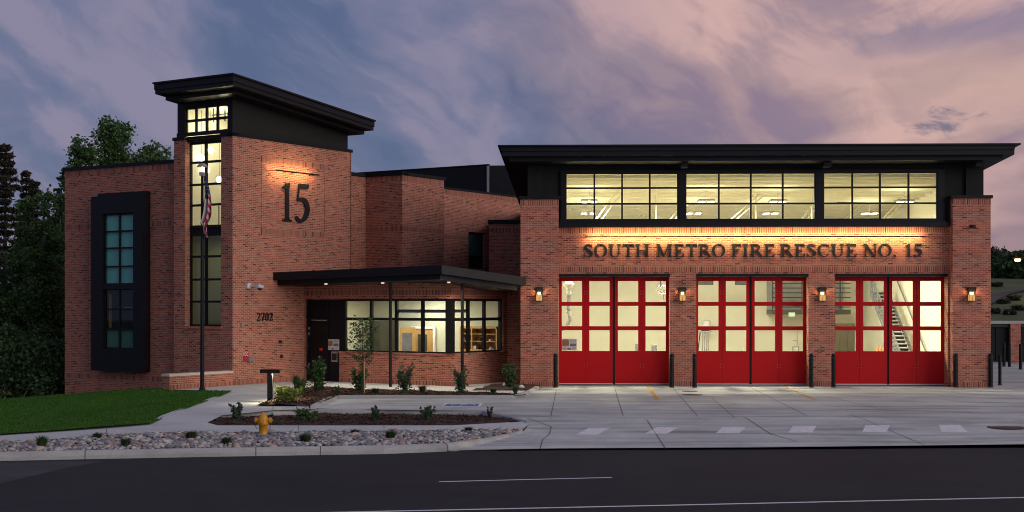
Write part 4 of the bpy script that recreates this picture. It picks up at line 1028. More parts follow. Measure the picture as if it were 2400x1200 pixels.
for k, (px, py, w, h, mt) in enumerate(items):
    t = thing('shelf_box', ['dark box on the left of the middle bookcase shelf', 'small pale box second from left on the middle bookcase shelf', 'low pale tray on the right of the middle bookcase shelf', 'dark item in the centre of the middle bookcase shelf', 'pale bundle at the centre of the bottom bookcase shelf', 'dark low item beside the pale bundle on the bottom shelf', 'small pale stack on the right of the bottom bookcase shelf', 'grey flat item at the right end of the bottom shelf'][k], 'shelf box', (*FVb.P(FVb.u(px, .4), 0, .4).xy, 1))
    m = MB(); z = (FVb.z(1120, 799, .5) if py == 799 else bz0) + .004; s_ = .0183
    u = FVb.u(px, .42); FVb.box(m, u - w * s_ / 2, u + w * s_ / 2, z, z + h * s_, .18, .42); FVb.box(m, u - w * s_ / 3, u + w * s_ / 3, z + h * s_, z + h * s_ + .02, .2, .4)
    part('box_body', m, M[mt], t)
# papers pinned in the reception
t = fthing('notice_board', 'pinned papers on the reception wall behind the young tree', 'notice board', FVb, 858, 800, .12)
m = MB()
for a, b, c, d, k in ((838, 852, 774, 800, 0), (872, 884, 773, 800, 1), (872, 882, 771, 775, 2), (884, 890, 795, 806, 3), (832, 842, 790, 812, 0)):
    FVb.box(m, FVb.u(a, .1), FVb.u(b, .1), FVb.z(a, d, .1), FVb.z(a, c, .1), .03 + k * .012, .04 + k * .014, k)
part('paper', m, [M['paper'], M['kraft'], M['redsign'], M['print']], t)
# ------------------------------------------------------------------ ground sheets
def sheet(name, pts, zf, mat, step=.8, kind='structure', label=None, cat=None, jitter=0.0, smooth=True, parent=None, edge_z=None):
    pts = [Vector((p[0], p[1])) for p in pts]
    dense = []
    for i, a in enumerate(pts):
        b = pts[(i + 1) % len(pts)]; k = max(1, int((b - a).length / step))
        dense += [a + (b - a) * j / k for j in range(k)]
    xs = [p.x for p in pts]; ys = [p.y for p in pts]
    def inside(q):
        c = False; j = len(pts) - 1
        for i in range(len(pts)):
            a, b = pts[i], pts[j]
            if (a.y > q.y) != (b.y > q.y) and q.x < (b.x - a.x) * (q.y - a.y) / (b.y - a.y) + a.x: c = not c
            j = i
        return c
    inner = []
    y = min(ys) + step / 2
    while y < max(ys):
        x = min(xs) + step / 2
        while x < max(xs):
            q = Vector((x + random.uniform(-.2, .2) * step, y + random.uniform(-.2, .2) * step))
            if inside(q): inner.append(q)
            x += step
        y += step
    n = len(dense)
    v, e, f, *_ = delaunay_2d_cdt(dense + inner, [(i, (i + 1) % n) for i in range(n)], [], 1, 1e-5)
    me = bpy.data.meshes.new(name)
    me.from_pydata([(p.x, p.y, zf(p.x, p.y)) for p in v], [], f); me.materials.append(mat)
    me.polygons.foreach_set('use_smooth', [smooth] * len(me.polygons)); me.update()
    bm = bmesh.new(); bm.from_mesh(me)
    for fa in bm.faces:
        if fa.normal.z < 0: fa.normal_flip()
    bm.to_mesh(me); bm.free()
    o = bpy.data.objects.new(name, me); COL.objects.link(o)
    if parent is not None: o.parent = parent; o.location = -wloc(parent)
    else: o['kind'] = kind
    if label: o['label'] = label
    if cat: o['category'] = cat
    return o
def xy(p): return Vector((p.x, p.y))
def road_pt(px, py): return xy(gp(px, py, ROADZ))
EDGE = [(-400, 1089), (0, 1080), (450, 1070), (900, 1061.5), (1047, 1058), (1310, 1055), (1800, 1053.5), (2400, 1049), (2800, 1045)]
ed = [road_pt(*p) for p in EDGE]
far_l = ed[0] + (ed[0] - ed[1]).normalized() * 60; far_r = ed[-1] + (ed[-1] - ed[-2]).normalized() * 60
sheet('road', [far_l, *ed, far_r, Vector((90, -25)), Vector((-90, -25))], lambda x, y: ROADZ, M['asphalt'], 6)
wp = [gp(*p, ROADZ + .004) for p in ((-420, 1096), (0, 1083), (252, 1079.5), (160, 1096), (0, 1133), (-420, 1240))]
sheet('worn_patch', wp, lambda x, y: ROADZ + .004, M['patch'], 2)
def line_strip(name, pts, w, mat, z, parent=None):
    m = MB()
    L, Q = [], []
    for i, p in enumerate(pts):
        a, b = pts[max(i - 1, 0)], pts[min(i + 1, len(pts) - 1)]
        d = (b - a); d = Vector((d.x, d.y)).normalized(); nrm = Vector((-d.y, d.x)) * w / 2
        zz = z(p) if callable(z) else z
        L.append((p.x + nrm.x, p.y + nrm.y, zz)); Q.append((p.x - nrm.x, p.y - nrm.y, zz))
    for i in range(len(pts) - 1): m.poly([Q[i], Q[i + 1], L[i + 1], L[i]])
    o = m.build(name, mat, parent)
    if parent is None: o['kind'] = 'structure'
    return o
line_strip('lane_line', [road_pt(1029, 1129.5), road_pt(1434, 1119.5)], .10, M['linewhite'], ROADZ + .005)
line_strip('lane_line', [road_pt(-200, 1221), road_pt(800, 1201), road_pt(1600, 1184), road_pt(2600, 1162)], .11, M['linewhite'], ROADZ + .005)

# forecourt / parking pad
def wz(x, y): return max(gz(y), ROADZ + .012)
drive_px = [(738, 957), (748, 950), (790, 930.5), (1212, 930.5), (1240, 922), (1262, 909), (1268, 903)]
dv = [xy(gp(*p, 0)) for p in drive_px] + [Vector((-1.3, 57.3)), Vector((16.5, 57.3)), Vector((16.5, 90)), Vector((60, 90)), Vector((60, 36))]
back = [(1238, 996), (1232, 988), (1205, 979), (1172, 971.5), (1131, 963), (900, 960)]
dv += [ed[8], ed[7], ed[6], ed[5], ed[4]] + [xy(gp(1060, 1050, -.2)), xy(gp(1152, 1033, -.2)), xy(gp(1226, 1014, -.15))] + [xy(sp(*p)) for p in back]
drive = sheet('driveway', dv, wz, M['drive'], .9)
JO = [((1304, 915), (1290, 982)), ((1441, 911), (1463, 983)), ((1576, 908), (1640, 982)), ((1668, 932), (1722, 980)), ((1745, 978), (1810, 1020)), ((1752, 905), (1890, 974)), ((1516, 984), (1560, 1052)),
      ((1195, 984), (1516, 985)), ((1516, 985), (1745, 978)), ((1745, 978), (2250, 966)), ((2250, 966), (2420, 975)), ((1990, 972), (2165, 1043)), ((1870, 1036), (1800, 1015)), ((1940, 930), (2080, 962)), ((1236, 980), (1292, 1000)), ((1292, 1000), (1288, 1018)), ((1288, 1018), (1272, 1030)), ((1272, 1030), (1266, 1052))]
for a, b in JO:
    A_, B_ = sp(*a), sp(*b); k = 8
    line_strip('joint', [A_.lerp(B_, i / k) for i in range(k + 1)], .022, M['joint'], lambda p: wz(p.x, p.y) + .006, drive)
for a, b, w in (((1516, 901), (1541, 936), .13), ((1833, 903), (1910, 937), .12)):
    A_, B_ = gp(*a), gp(*b); line_strip('yellow_line', [A_.lerp(B_, i / 5) for i in range(6)], w, M['yellow'], .006)
CWK = [[(1349, 1019.5), (1400, 1019.5), (1431, 1003), (1381, 1003)], [(1510, 1017), (1563, 1017), (1590, 1002), (1540, 1002)], [(1677, 1016), (1733, 1016), (1748, 1001), (1694, 1001)], [(1848, 1014.5), (1904, 1014.5), (1914, 998.5), (1858, 998.5)], [(2021, 1013), (2078, 1013), (2086, 997), (2028, 997)], [(2206, 1013), (2268, 1013), (2250, 996), (2200, 996)]]
for q in CWK: sheet('crossing_panel', [xy(sp(*p)) for p in q], lambda x, y: wz(x, y) + .006, M['linewhite'], .5)
bp_ = [gp(*p, .004) for p in ((1034, 953), (1126, 953), (1131, 944.5), (1044, 944.5))]
b0 = sheet('parking_symbol', [xy(p) for p in bp_], lambda x, y: .005, M['linewhite'], .4)
bb = [gp(*p, .008) for p in ((1039, 951.5), (1120, 951.5), (1124, 946), (1049, 946))]
sheet('blue_panel', [xy(p) for p in bb], lambda x, y: .010, M['blue'], .4, parent=b0)
# wheelchair figure, lying sideways as painted
def bil(u, v): return bb[0].lerp(bb[1], u).lerp(bb[3].lerp(bb[2], u), v)
m = MB()
def fig(pts, w):
    for (a, b) in zip(pts, pts[1:]):
        p, q = bil(*a), bil(*b); d = (q - p); d = Vector((d.x, d.y, 0)).normalized(); nn = Vector((-d.y, d.x, 0)) * w
        m.poly([p - nn + Vector((0, 0, .006)), q - nn + Vector((0, 0, .006)), q + nn + Vector((0, 0, .006)), p + nn + Vector((0, 0, .006))])
wh = [(.36 + .17 * math.cos(t), .42 + .30 * math.sin(t)) for t in [R(a) for a in range(-60, 215, 20)]]
fig(wh, .028); fig([(.80, .62), (.52, .62), (.46, .34), (.30, .30)], .03); fig([(.62, .62), (.60, .36)], .028); fig([(.86, .52), (.86, .74)], .05)
m.build('figure', M['linewhite'], b0)
def disc(name, px, py, r, mat, lab, par):
    c = sp(px, py); t = thing(name, lab, 'manhole cover', (c.x, c.y, wz(c.x, c.y)), 'manhole covers in the concrete')
    m = MB(); m.lathe([(r + .06, .006), (r + .05, .014), (r, .014)], (c.x, c.y, wz(c.x, c.y)), 26); m.build('frame_ring', M['rust'], t)
    m = MB(); m.lathe([(.001, .011), (r * .5, .014), (r, .010)], (c.x, c.y, wz(c.x, c.y)), 26); m.build('cover', mat, t)
disc('manhole_cover', 1622, 925.5, .32, M['rust'], 'rusty manhole cover in front of the brick between first two doors', None)
disc('manhole_cover', 2359, 1002, .46, M['rust'], 'dark manhole cover near the right edge of the driveway apron', None)
disc('manhole_cover', 1622 - 5, 918, .24, M['rust'], 'small stained cover just behind the rusty manhole cover', None)

# walks
walk_px = [(-260, 1052), (0, 1024), (355, 998), (545, 921)]
wpts = [xy(spw(*p)) + Vector((-.25, .45)) for p in walk_px]
wpts += [xy(AB(-3.2, .25)), xy(AB(-3.2, 0)), xy(AB(0, 0)), xy(AB(4.3, .1)), xy(AB(4.3, -7.6)), xy(FV2.P(3.0, 0)), xy(FV2.P(4.4, 0))]
wpts += [xy(gp(*p, .05)) for p in ((1185, 906), (1268, 905), (1262, 908), (1238, 921), (1210, 928), (790, 928), (748, 948), (738, 957))]
wpts += [xy(spw(*p)) for p in ((640, 964), (520, 976), (486, 993), (510, 999.5), (1060, 999.5), (1225, 990.5), (1240, 996), (1228, 1007), (1100, 1009), (900, 1012), (600, 1015), (350, 1016), (204, 1025), (0, 1042), (-260, 1066))]
def wkz(x, y):
    return gw(y) + .03
sheet('walkway', wpts, wkz, M['walk'], .9)
for a, b in (((545, 921), (640, 938)), ((430, 967), (560, 975)), ((250, 1008), (250, 1021)), ((700, 1000), (700, 1012)), ((640, 966), (640, 945)), ((900, 1000), (900, 1010)), ((480, 990), (360, 1000)), ((560, 906), (640, 925))):
    A_, B_ = spw(*a), spw(*b); line_strip('walk_joint', [A_.lerp(B_, i / 4) for i in range(5)], .015, M['joint'], lambda p: wkz(p.x, p.y) + .005)
# retaining kerb behind the front bed
def kerb(name, pts, w, h, zf, mat='kerb', drop=.35, joints=0, parent=None):
    """swept kerb: pts run along its outer top edge, body lies to the left of the run"""
    m = MB(); rows = []
    for i, p in enumerate(pts):
        a, b = pts[max(i - 1, 0)], pts[min(i + 1, len(pts) - 1)]
        d = Vector((b.x - a.x, b.y - a.y)).normalized(); n_ = Vector((-d.y, d.x)); z = zf(p)
        def q(o, zz): return (p.x + n_.x * o, p.y + n_.y * o, zz)
        rows.append([q(-.05, z - drop), q(-.045, z - .11), q(-.02, z - .03), q(.03, z), q(w - .02, z), q(w, z - .02), q(w, z - drop)])
    m.grid(rows, False, sm=False)
    for r_ in (rows[0], rows[-1]): m.poly(r_)
    o = m.build(name, M[mat], parent)
    if parent is None: o['kind'] = 'structure'
    return o, rows
def densify(P, s=.5):
    o = []
    for a, b in zip(P, P[1:]):
        k = max(1, int((b - a).length / s)); o += [a.lerp(b, i / k) for i in range(k)]
    return o + [P[-1]]
cf = densify([gp(*p, -.105) for p in ((-260, 1066.5), (0, 1060), (200, 1056), (450, 1051.5), (600, 1049), (900, 1044.5), (1047, 1039), (1100, 1033), (1152, 1025.5), (1195, 1017), (1228, 1010))])
for p in cf: p.z = -.10
fk, rws = kerb('kerb', cf, .16, .2, lambda p: -.105)
for px in (200, 603, 770, 1047, 1215):
    i = min(range(len(cf)), key=lambda k: abs((PX + F * ((cf[k].x * CT + cf[k].y * ST) / (-cf[k].x * ST + cf[k].y * CT))) - px)); i = max(1, min(len(cf) - 2, i))
    m = MB(); d = (cf[i + 1] - cf[i - 1]).normalized() * .010
    m.grid([[Vector(c_) + s_ * d + Vector((0, 0, .003)) - Vector((0, .004, 0)) for c_ in rws[i]] for s_ in (-1, 1)], False); m.build('kerb_joint', M['joint'], fk)
# gutter pan
gt = [p + Vector((0, 0, 0)) for p in cf]
sheet('gutter', [xy(p) + Vector((0, -.02)) for p in cf[::4]] + [xy(p) for p in reversed(ed[:5])], lambda x, y: ROADZ + .006, M['kerb'], 1.5) if False else None
rk = densify([spw(*p) for p in ((520, 976), (560, 968), (620, 964.5), (735, 959.5), (900, 959), (1131, 963), (1172, 972), (1205, 979.5), (1232, 988))])
kerb('retaining_kerb', rk, .14, .2, lambda p: gz(p.y) + .012, drop=.40)
bk = densify([gp(*p, .10) for p in ((738, 950), (748, 944), (770, 933), (790, 926.5), (1000, 926.5), (1200, 926.5), (1225, 922.5), (1248, 913), (1262, 905))], .4)
kerb('bed_kerb', bk, .15, .15, lambda p: .10, drop=.2)
ck = densify([gp(*p, .08) for p in ((598, 950), (640, 950), (738, 950))], .4)
kerb('bed_kerb', ck, .14, .1, lambda p: .045, drop=.15)
# planting beds
def mz(z0):
    return lambda x, y: z0 + .05 * mnoise.noise((x * 1.3, y * 1.3, 0)) + .035 * mnoise.noise((x * 5, y * 5, 3))
sheet('front_bed', [xy(gp(*p, -.10)) for p in ((470, 993), (514, 974), (560, 964), (735, 955), (900, 954), (1131, 958), (1172, 967), (1207, 975), (1236, 987), (1182, 994), (1060, 1002), (505, 1002))], lambda x, y: mz(0)(x, y) * .7 + gw(y) - .005 - .13 * max(0, min(1, (y - 39.6) / 2.6)), M['mulch'], .16)
sheet('entry_bed', [xy(gp(*p, .10)) for p in ((600, 947), (625, 938), (690, 914), (730, 904), (850, 910), (915, 913), (1070, 916), (1235, 922), (1222, 925), (1212, 926), (792, 926), (746, 945), (720, 948.5))], mz(.085), M['mulch'], .16)
sheet('pier_bed', [xy(gp(*p, .06)) for p in ((1105, 913.5), (1150, 902), (1190, 898), (1224, 901), (1267, 903), (1258, 911), (1235, 913.5))], mz(.06), M['mulch'], .2)
M['chip'] = leafmat('bark_chip', (.018, .009, .007), (.060, .026, .016), (.15, .075, .045), .9, .0)
def chips(polys, n):
    V, Fc = [], []
    for pts, zf in polys:
        pts = [Vector((p.x, p.y)) for p in pts]; xs = [p.x for p in pts]; ys = [p.y for p in pts]; k = 0
        while k < n:
            x, y = random.uniform(min(xs), max(xs)), random.uniform(min(ys), max(ys)); j = len(pts) - 1; ins = False
            for i in range(len(pts)):
                p, q = pts[i], pts[j]
                if (p.y > y) != (q.y > y) and x < (q.x - p.x) * (y - p.y) / (q.y - p.y) + p.x: ins = not ins
                j = i
            if not ins: continue
            k += 1; an = random.uniform(0, 6.28); L, w_ = random.uniform(.02, .07), random.uniform(.008, .022)
            d = Vector((math.cos(an), math.sin(an), random.uniform(-.5, .5))) * L; e = Vector((-math.sin(an), math.cos(an), random.uniform(-.6, .6))) * w_; c = Vector((x, y, zf(x, y) + .02))
            b = len(V); V += [c - d - e, c + d - e * .6, c + d + e, c - d + e * .7]; Fc.append((b, b + 1, b + 2, b + 3))
    me = bpy.data.meshes.new('bark_chips'); me.from_pydata(V, [], Fc); me.materials.append(M['chip'])
    o = bpy.data.objects.new('bark_chips', me); COL.objects.link(o); o['kind'] = 'stuff'; o['label'] = 'loose brown bark chips covering the planting beds'
chips([([gp(*p, -.10) for p in ((482, 993), (522, 976), (735, 957), (900, 956), (1131, 960), (1205, 978), (1228, 987), (1182, 991), (1060, 998), (510, 998))], lambda x, y: mz(0)(x, y) * .7 + gw(y) - .005 - .13 * max(0, min(1, (y - 39.6) / 2.6))),
       ([gp(*p, .10) for p in ((606, 946), (628, 938), (692, 915), (730, 906), (850, 912), (915, 914), (1070, 917), (1215, 922), (1205, 925), (800, 925), (746, 943), (720, 947))], mz(.085))], 5200)
# lawn, falling to the left
LZ = [((545, 921), .0), ((355, 998), None), ((0, 1024), None), ((-260, 1052), None)]
lp = []
for (px, py), z in LZ: p = spw(px, py); lp.append((p.x, p.y, p.z + .03))
ap = [gp(395, 918, .0), dp(380, 914, 58.4), dp(250, 925, 60), dp(152, 938, 61.6), dp(60, 946, 63.5), dp(-40, 953, 65), dp(-260, 968, 66)]
lp += [(p.x, p.y, p.z) for p in reversed(ap)]
anch = lp + [(*dp(250, 965, 46).xy, dp(250, 965, 46).z), (*sp(400, 950).xy, .02)]
def lz(x, y):
    s_ = w_ = 0
    for a, b, c_ in anch:
        d = ((x - a) ** 2 + (y - b) ** 2) + .01; k = 1 / d ** 1.5; s_ += k * c_; w_ += k
    return s_ / w_ + .05
ml = bpy.data.materials.new('lawn_grass'); nt = nodes(ml)
bs = new(nt, 'ShaderNodeBsdfPrincipled', Roughness=.9); tc = new(nt, 'ShaderNodeTexCoord'); bs.inputs['Specular IOR Level'].default_value = .15
n1 = new(nt, 'ShaderNodeTexNoise', Scale=.5, Detail=6.0, Roughness=.7); n2 = new(nt, 'ShaderNodeTexNoise', Scale=18.0, Detail=4.0)
link(nt, tc.outputs['Object'], n1.inputs['Vector']); link(nt, tc.outputs['Object'], n2.inputs['Vector'])
r1 = ramp(nt, [(.3, (.024, .10, .005)), (.7, (.055, .17, .009))]); link(nt, n1.outputs[0], r1.inputs[0])
r2 = ramp(nt, [(.3, (.6, .6, .6)), (.7, (1.3, 1.3, 1.3))]); link(nt, n2.outputs[0], r2.inputs[0])
mm = new(nt, 'ShaderNodeMix', data_type='RGBA', blend_type='MULTIPLY'); mm.inputs[0].default_value = 1; link(nt, r1.outputs[0], mm.inputs[6]); link(nt, r2.outputs[0], mm.inputs[7]); link(nt, mm.outputs[2], bs.inputs['Base Color'])
bu = new(nt, 'ShaderNodeBump', Strength=.8, Distance=.03); link(nt, n2.outputs[0], bu.inputs['Height']); link(nt, bu.outputs[0], bs.inputs['Normal']); out(nt, bs.outputs[0])
sheet('lawn', [(a, b) for a, b, c_ in lp], lz, ml, .8)
M['grass'] = leafmat('grass_blade', (.020, .070, .005), (.038, .120, .008), (.070, .17, .014), .6, .2)
# short mown blades standing on the lawn
lpoly = [Vector((a, b)) for a, b, _ in lp]
def pin(q, pts):
    c = False; j = len(pts) - 1
    for i in range(len(pts)):
        a, b = pts[i], pts[j]
        if (a.y > q[1]) != (b.y > q[1]) and q[0] < (b.x - a.x) * (q[1] - a.y) / (b.y - a.y) + a.x: c = not c
        j = i
    return c
V, Fc = [], []
x0, x1, y0, y1 = min(p.x for p in lpoly), max(p.x for p in lpoly), min(p.y for p in lpoly), max(p.y for p in lpoly)
k = 0
while k < 48000:
    x, y = random.uniform(max(x0, -26), x1), random.uniform(y0, y1)
    if not pin((x, y), lpoly): continue
    k += 1
    a = random.uniform(0, 6.28); w = .018; h = random.uniform(.03, .06); z = lz(x, y) - .005; lx, ly = random.uniform(-.03, .03), random.uniform(-.03, .03)
    b = len(V); V += [(x - w * math.cos(a), y - w * math.sin(a), z), (x + w * math.cos(a), y + w * math.sin(a), z), (x + lx, y + ly, z + h)]; Fc.append((b, b + 1, b + 2))
me = bpy.data.meshes.new('grass'); me.from_pydata(V, [], Fc); me.materials.append(M['grass'])
o = bpy.data.objects.new('grass', me); COL.objects.link(o); o['kind'] = 'stuff'; o['label'] = 'short mown green grass of the lawn left of the walk'
# terrain under everything and hill on the right
def tz(x, y):
    z = -1.75
    if y > 70 and x > 14: z = -.35
    if x > 5 and y > 84: z += min(1, (y - 84) / 30) * 1.9
    return z
sheet('ground', [(-400, -30), (400, -30), (400, 480), (-400, 480)], tz, M['soil'], 14)
mh = bpy.data.materials.new('hill_grass'); nt = nodes(mh)
bs = new(nt, 'ShaderNodeBsdfPrincipled', Roughness=.95); tc = new(nt, 'ShaderNodeTexCoord')
n1 = new(nt, 'ShaderNodeTexNoise', Scale=.16, Detail=9.0, Roughness=.75); link(nt, tc.outputs['Object'], n1.inputs['Vector'])
r1 = ramp(nt, [(.3, (.020, .038, .010)), (.5, (.050, .074, .020)), (.7, (.095, .098, .040))]); link(nt, n1.outputs[0], r1.inputs[0]); link(nt, r1.outputs[0], bs.inputs['Base Color']); out(nt, bs.outputs[0])
def hz_f(x, y):
    t = max(0, min(1, (y - 100) / 105)); return .3 + 6.6 * (t * t * (3 - 2 * t)) + .5 * mnoise.noise((x * .03, y * .03, 1)) - max(0, (30 - x)) * .02
sheet('hill', [(15, 92), (160, 92), (200, 260), (20, 260)], hz_f, mh, 5)
def hp(px, py):
    d = 100
    while d < 250:
        p = dp(px, py, d)
        if p.z <= hz_f(p.x, p.y): break
        d += .5
    return p
pp = [hp(*q) for q in ((2300, 718), (2330, 700), (2350, 692), (2375, 686), (2420, 679), (2480, 675))]
pl = densify(pp, 3)
line_strip('hill_path', pl, 1.6, M['patch'], lambda p: hz_f(p.x, p.y) + .12)
# boundary wall with gate
gwl = dp(2320, 752, 78); GWF = Frame((gwl.x - 2, gwl.y), (1, 0)); wzt = gwl.z
t = thing('boundary_wall', 'long wall with pale cap, dark gates and a brick post right of the bay', 'wall', (gwl.x + 4, gwl.y, 0))
def gu(px): return GWF.u(px)
m = MB(); GWF.box(m, -1, 30, wzt - .16, wzt, -.35, .05); m.build('wall_cap', M['stone'] if False else M['kerb'], t)
m = MB(); GWF.box(m, gu(2367), gu(2391), -.4, wzt - .17, -.3, .12); m.build('brick_post', M['brick'], t)
m = MB(); GWF.box(m, -1, 30, wzt - .34, wzt - .165, -.3, -.02); m.build('gate_header', M['dark'], t)
for a, b in ((-1, gu(2366)), (gu(2392), 16)):
    m = MB(); GWF.box(m, a, b, .06, wzt - .35, -.25, -.19)
    k = int((b - a) / .6)
    for i in range(k + 1): u = a + (b - a) * i / max(1, k); GWF.box(m, u - .03, u + .03, .05, wzt - .36, -.19, -.15)
    m.build('gate_leaf', M['black'], t)
HB = ((2338, 672, 8, 'dark bush on the hill left of the path bend'), (2352, 712, 9, 'dark bush on the hill below the path'), (2376, 704, 7, 'low bush on the hill below the path, nearest the lamp pole'), (2388, 728, 10, 'dark bush low on the hill above the gate'), (2330, 735, 8, 'low bush at the hill foot beside the brick pier'), (2366, 738, 6, 'small bush at the hill foot above the brick post'))
# street lamp on the hill
q = dp(2385, 609, 150)
t = thing('street_lamp', 'lit street lamp glowing before the trees at the right edge', 'street lamp', (q.x + 1.6, q.y, hz_f(q.x + 1.6, q.y)))
m = MB(); m.tube([(q.x + 1.6, q.y, hz_f(q.x + 1.6, q.y) - .3), (q.x + 1.6, q.y, q.z + .1)], [.10, .06], 10); m.build('pole', M['black'], t)
m = MB(); m.tube([(q.x + 1.6, q.y, q.z + .1), (q.x + .5, q.y, q.z + .22)], .05, 8); m.box(q.x - .5, q.x + .5, q.y - .2, q.y + .2, q.z + .1, q.z + .28); m.build('lamp_arm', M['black'], t)
m = MB(); m.lathe([(.001, -.22), (.26, -.15), (.34, 0), (.3, .1)], (q.x, q.y, q.z), 14); m.build('lamp_lens', emit('street_lamp_glow', (1, .66, .26), 9), t)

# ------------------------------------------------------------------ plants
def leaf(V, Fc, p, s, el=1.8):
    a = Vector((random.gauss(0, 1), random.gauss(0, 1), random.gauss(0, .8))).normalized()
    b = a.cross(Vector((random.gauss(0, 1), random.gauss(0, 1), random.gauss(0, 1)))).normalized()
    c = a.cross(b)
    i = len(V); p = Vector(p)
    V += [p - a * s * el / 2, p + b * s / 2 + c * s * .12, p + a * s * el / 2, p - b * s / 2 + c * s * .12]; Fc.append((i, i + 1, i + 2, i + 3))
def mesh_obj(name, V, Fc, mat, parent):
    me = bpy.data.meshes.new(name); off = wloc(parent)
    me.from_pydata([(v[0] - off.x, v[1] - off.y, v[2] - off.z) for v in V], [], Fc); me.materials.append(mat)
    o = bpy.data.objects.new(name, me); COL.objects.link(o); o.parent = parent; return o
M['tree1'] = leafmat('tree_leaf_dark', (.024, .052, .022), (.046, .092, .032), (.078, .14, .046)); M['tree2'] = leafmat('tree_leaf_green', (.034, .074, .022), (.062, .122, .034), (.105, .185, .05))
M['tree3'] = leafmat('spruce_needle', (.024, .022, .014), (.045, .040, .024), (.078, .064, .034)); M['farleaf'] = leafmat('far_leaf', (.020, .030, .014), (.034, .046, .022), (.060, .068, .034))
def broad_tree(name, lab, cat, base, top, spread, mat, n=5200, ls=.17, fine=1.0, crown0=.12, group='trees left of the station', lobes=11):
    x, y, z0 = base; hgt = top - z0
    t = thing(name, lab, cat, base, group)
    m = MB(); m.tube([(x, y, z0 - .5), (x + .1, y, z0 + hgt * .4), (x, y, z0 + hgt * .9)], [hgt * .022, hgt * .013, .04], 8)
    V, Fc = [], []
    cl = []
    for k in range(lobes):
        f_ = crown0 + (1 - crown0) * ((k + .6) / lobes); rr = spread * (.35 + .75 * math.sin(math.pi * min(.97, .14 + f_ * .86)) ** .8)
        a = k * 2.4 + random.uniform(-.4, .4)
        off = rr * random.uniform(.30, .72) * (1 - .55 * f_)
        c = Vector((x + off * math.cos(a), y + off * math.sin(a), z0 + hgt * (f_ * .94)))
        cl.append((c, rr * random.uniform(.45, .65)))
        m.tube([(x, y, max(z0, c.z - hgt * .14)), c], [.05 * hgt * .12, .025], 5)
    cl.append((Vector((x, y, top - spread * .28)), spread * .28))
    m.build('trunk', M['bark'], t)
    tot = sum(r_ ** 2 for _, r_ in cl)
    for c, r_ in cl:
        nc = max(6, int(n * r_ * r_ / tot / 26))
        for _ in range(nc):
            d = Vector((random.gauss(0, 1), random.gauss(0, 1), random.gauss(0, .9))).normalized() * r_ * random.uniform(.35, 1.0) ** .6
            cc = c + d; sg_ = r_ * .15 * fine + .05
            for _ in range(26):
                p = cc + Vector((random.gauss(0, sg_), random.gauss(0, sg_), random.gauss(0, sg_ * .75)))
                if p.z < z0 + .1: p.z = z0 + random.uniform(.1, .6)
                leaf(V, Fc, p, ls * random.uniform(.6, 1.3), 1.5)
    mesh_obj('crown', V, Fc, mat, t); return t
def spruce(name, lab, base, top, spread, mat, n=5000, group='trees left of the station'):
    x, y, z0 = base; hgt = top - z0; t = thing(name, lab, 'tree', base, group)
    m = MB(); m.tube([(x, y, z0 - .5), (x, y, top - .1)], [hgt * .018, .02], 8); V, Fc = [], []
    tiers = int(hgt / .42)
    for k in range(tiers):
        f_ = (k + .3) / tiers; z = z0 + hgt * (.05 + .95 * f_); rr = spread * (1 - f_) ** .8 * random.uniform(.75, 1.15) + .12
        nb = max(4, int(9 * (1 - f_) + 4))
        for b_ in range(nb):
            a = random.uniform(0, 6.28); L = rr * random.uniform(.7, 1.1)
            for _ in range(max(5, int(n / tiers / nb))):
                s_ = random.uniform(.1, 1) ** .7
                p = Vector((x + L * s_ * math.cos(a) + random.gauss(0, .09), y + L * s_ * math.sin(a) + random.gauss(0, .09), z - s_ * L * .30 + .22 * L * s_ * s_ + random.gauss(0, .07)))
                leaf(V, Fc, p, random.uniform(.07, .13), 2.6)
            if b_ % 2 == 0: m.tube([(x, y, z), (x + L * .8 * math.cos(a), y + L * .8 * math.sin(a), z - .16 * L)], [.03, .01], 4)
    m.build('trunk', M['bark'], t); mesh_obj('crown', V, Fc, mat, t); return t
def tb(px, d, z=-1.75): p = dp(px, 900, d); return (p.x, p.y, z)
def tz_at(py, d): return H + (PY - py) / F * d
spruce('spruce_tree', 'tall brownish spruce at the left edge, its tip against the sky', tb(12, 74), tz_at(334, 74), 2.5, M['tree3'], 17000)
spruce('spruce_tree', 'slender dark spruce rising right of the tall brownish spruce', tb(62, 80), tz_at(396, 80), 1.45, M['tree3'], 9000)
spruce('spruce_tree', 'thin dark spruce with two narrow tips left of the wing', tb(80, 79), tz_at(420, 79), 1.2, M['tree3'], 8000)
broad_tree('aspen_tree', 'mid green aspen with pale stems before the spruces at far left', 'tree', tb(62, 69), tz_at(462, 69), 1.45, M['tree2'], 13000, .11)
broad_tree('aspen_tree', 'lighter green aspen close to the left corner of the brick wing', 'tree', tb(102, 67.5), tz_at(447, 67.5), 1.35, M['tree2'], 14000, .11)
broad_tree('dark_tree', 'dense dark tree half hidden by the left corner of the wing', 'tree', tb(140, 76), tz_at(448, 76), 1.8, M['tree1'], 13000, .115)
broad_tree('dark_tree', 'dark tree at the very left edge under the spruce', 'tree', tb(-30, 70), tz_at(560, 70), 2.6, M['tree1'], 13000, .115)
broad_tree('leafy_tree', 'tall leafy tree whose rounded top rises highest above the wing roof', 'tree', tb(268, 90), tz_at(272, 90), 3.6, M['tree2'], 36000, .155, crown0=.3, group='trees behind the wing')
broad_tree('leafy_tree', 'leafy tree left of the tallest one above the wing roof', 'tree', tb(200, 88), tz_at(322, 88), 3.2, M['tree2'], 28000, .155, crown0=.3, group='trees behind the wing')
broad_tree('leafy_tree', 'lower leafy tree above the wing roof beside the stair tower', 'tree', tb(362, 92), tz_at(334, 92), 3.4, M['tree2'], 28000, .155, crown0=.3, group='trees behind the wing')
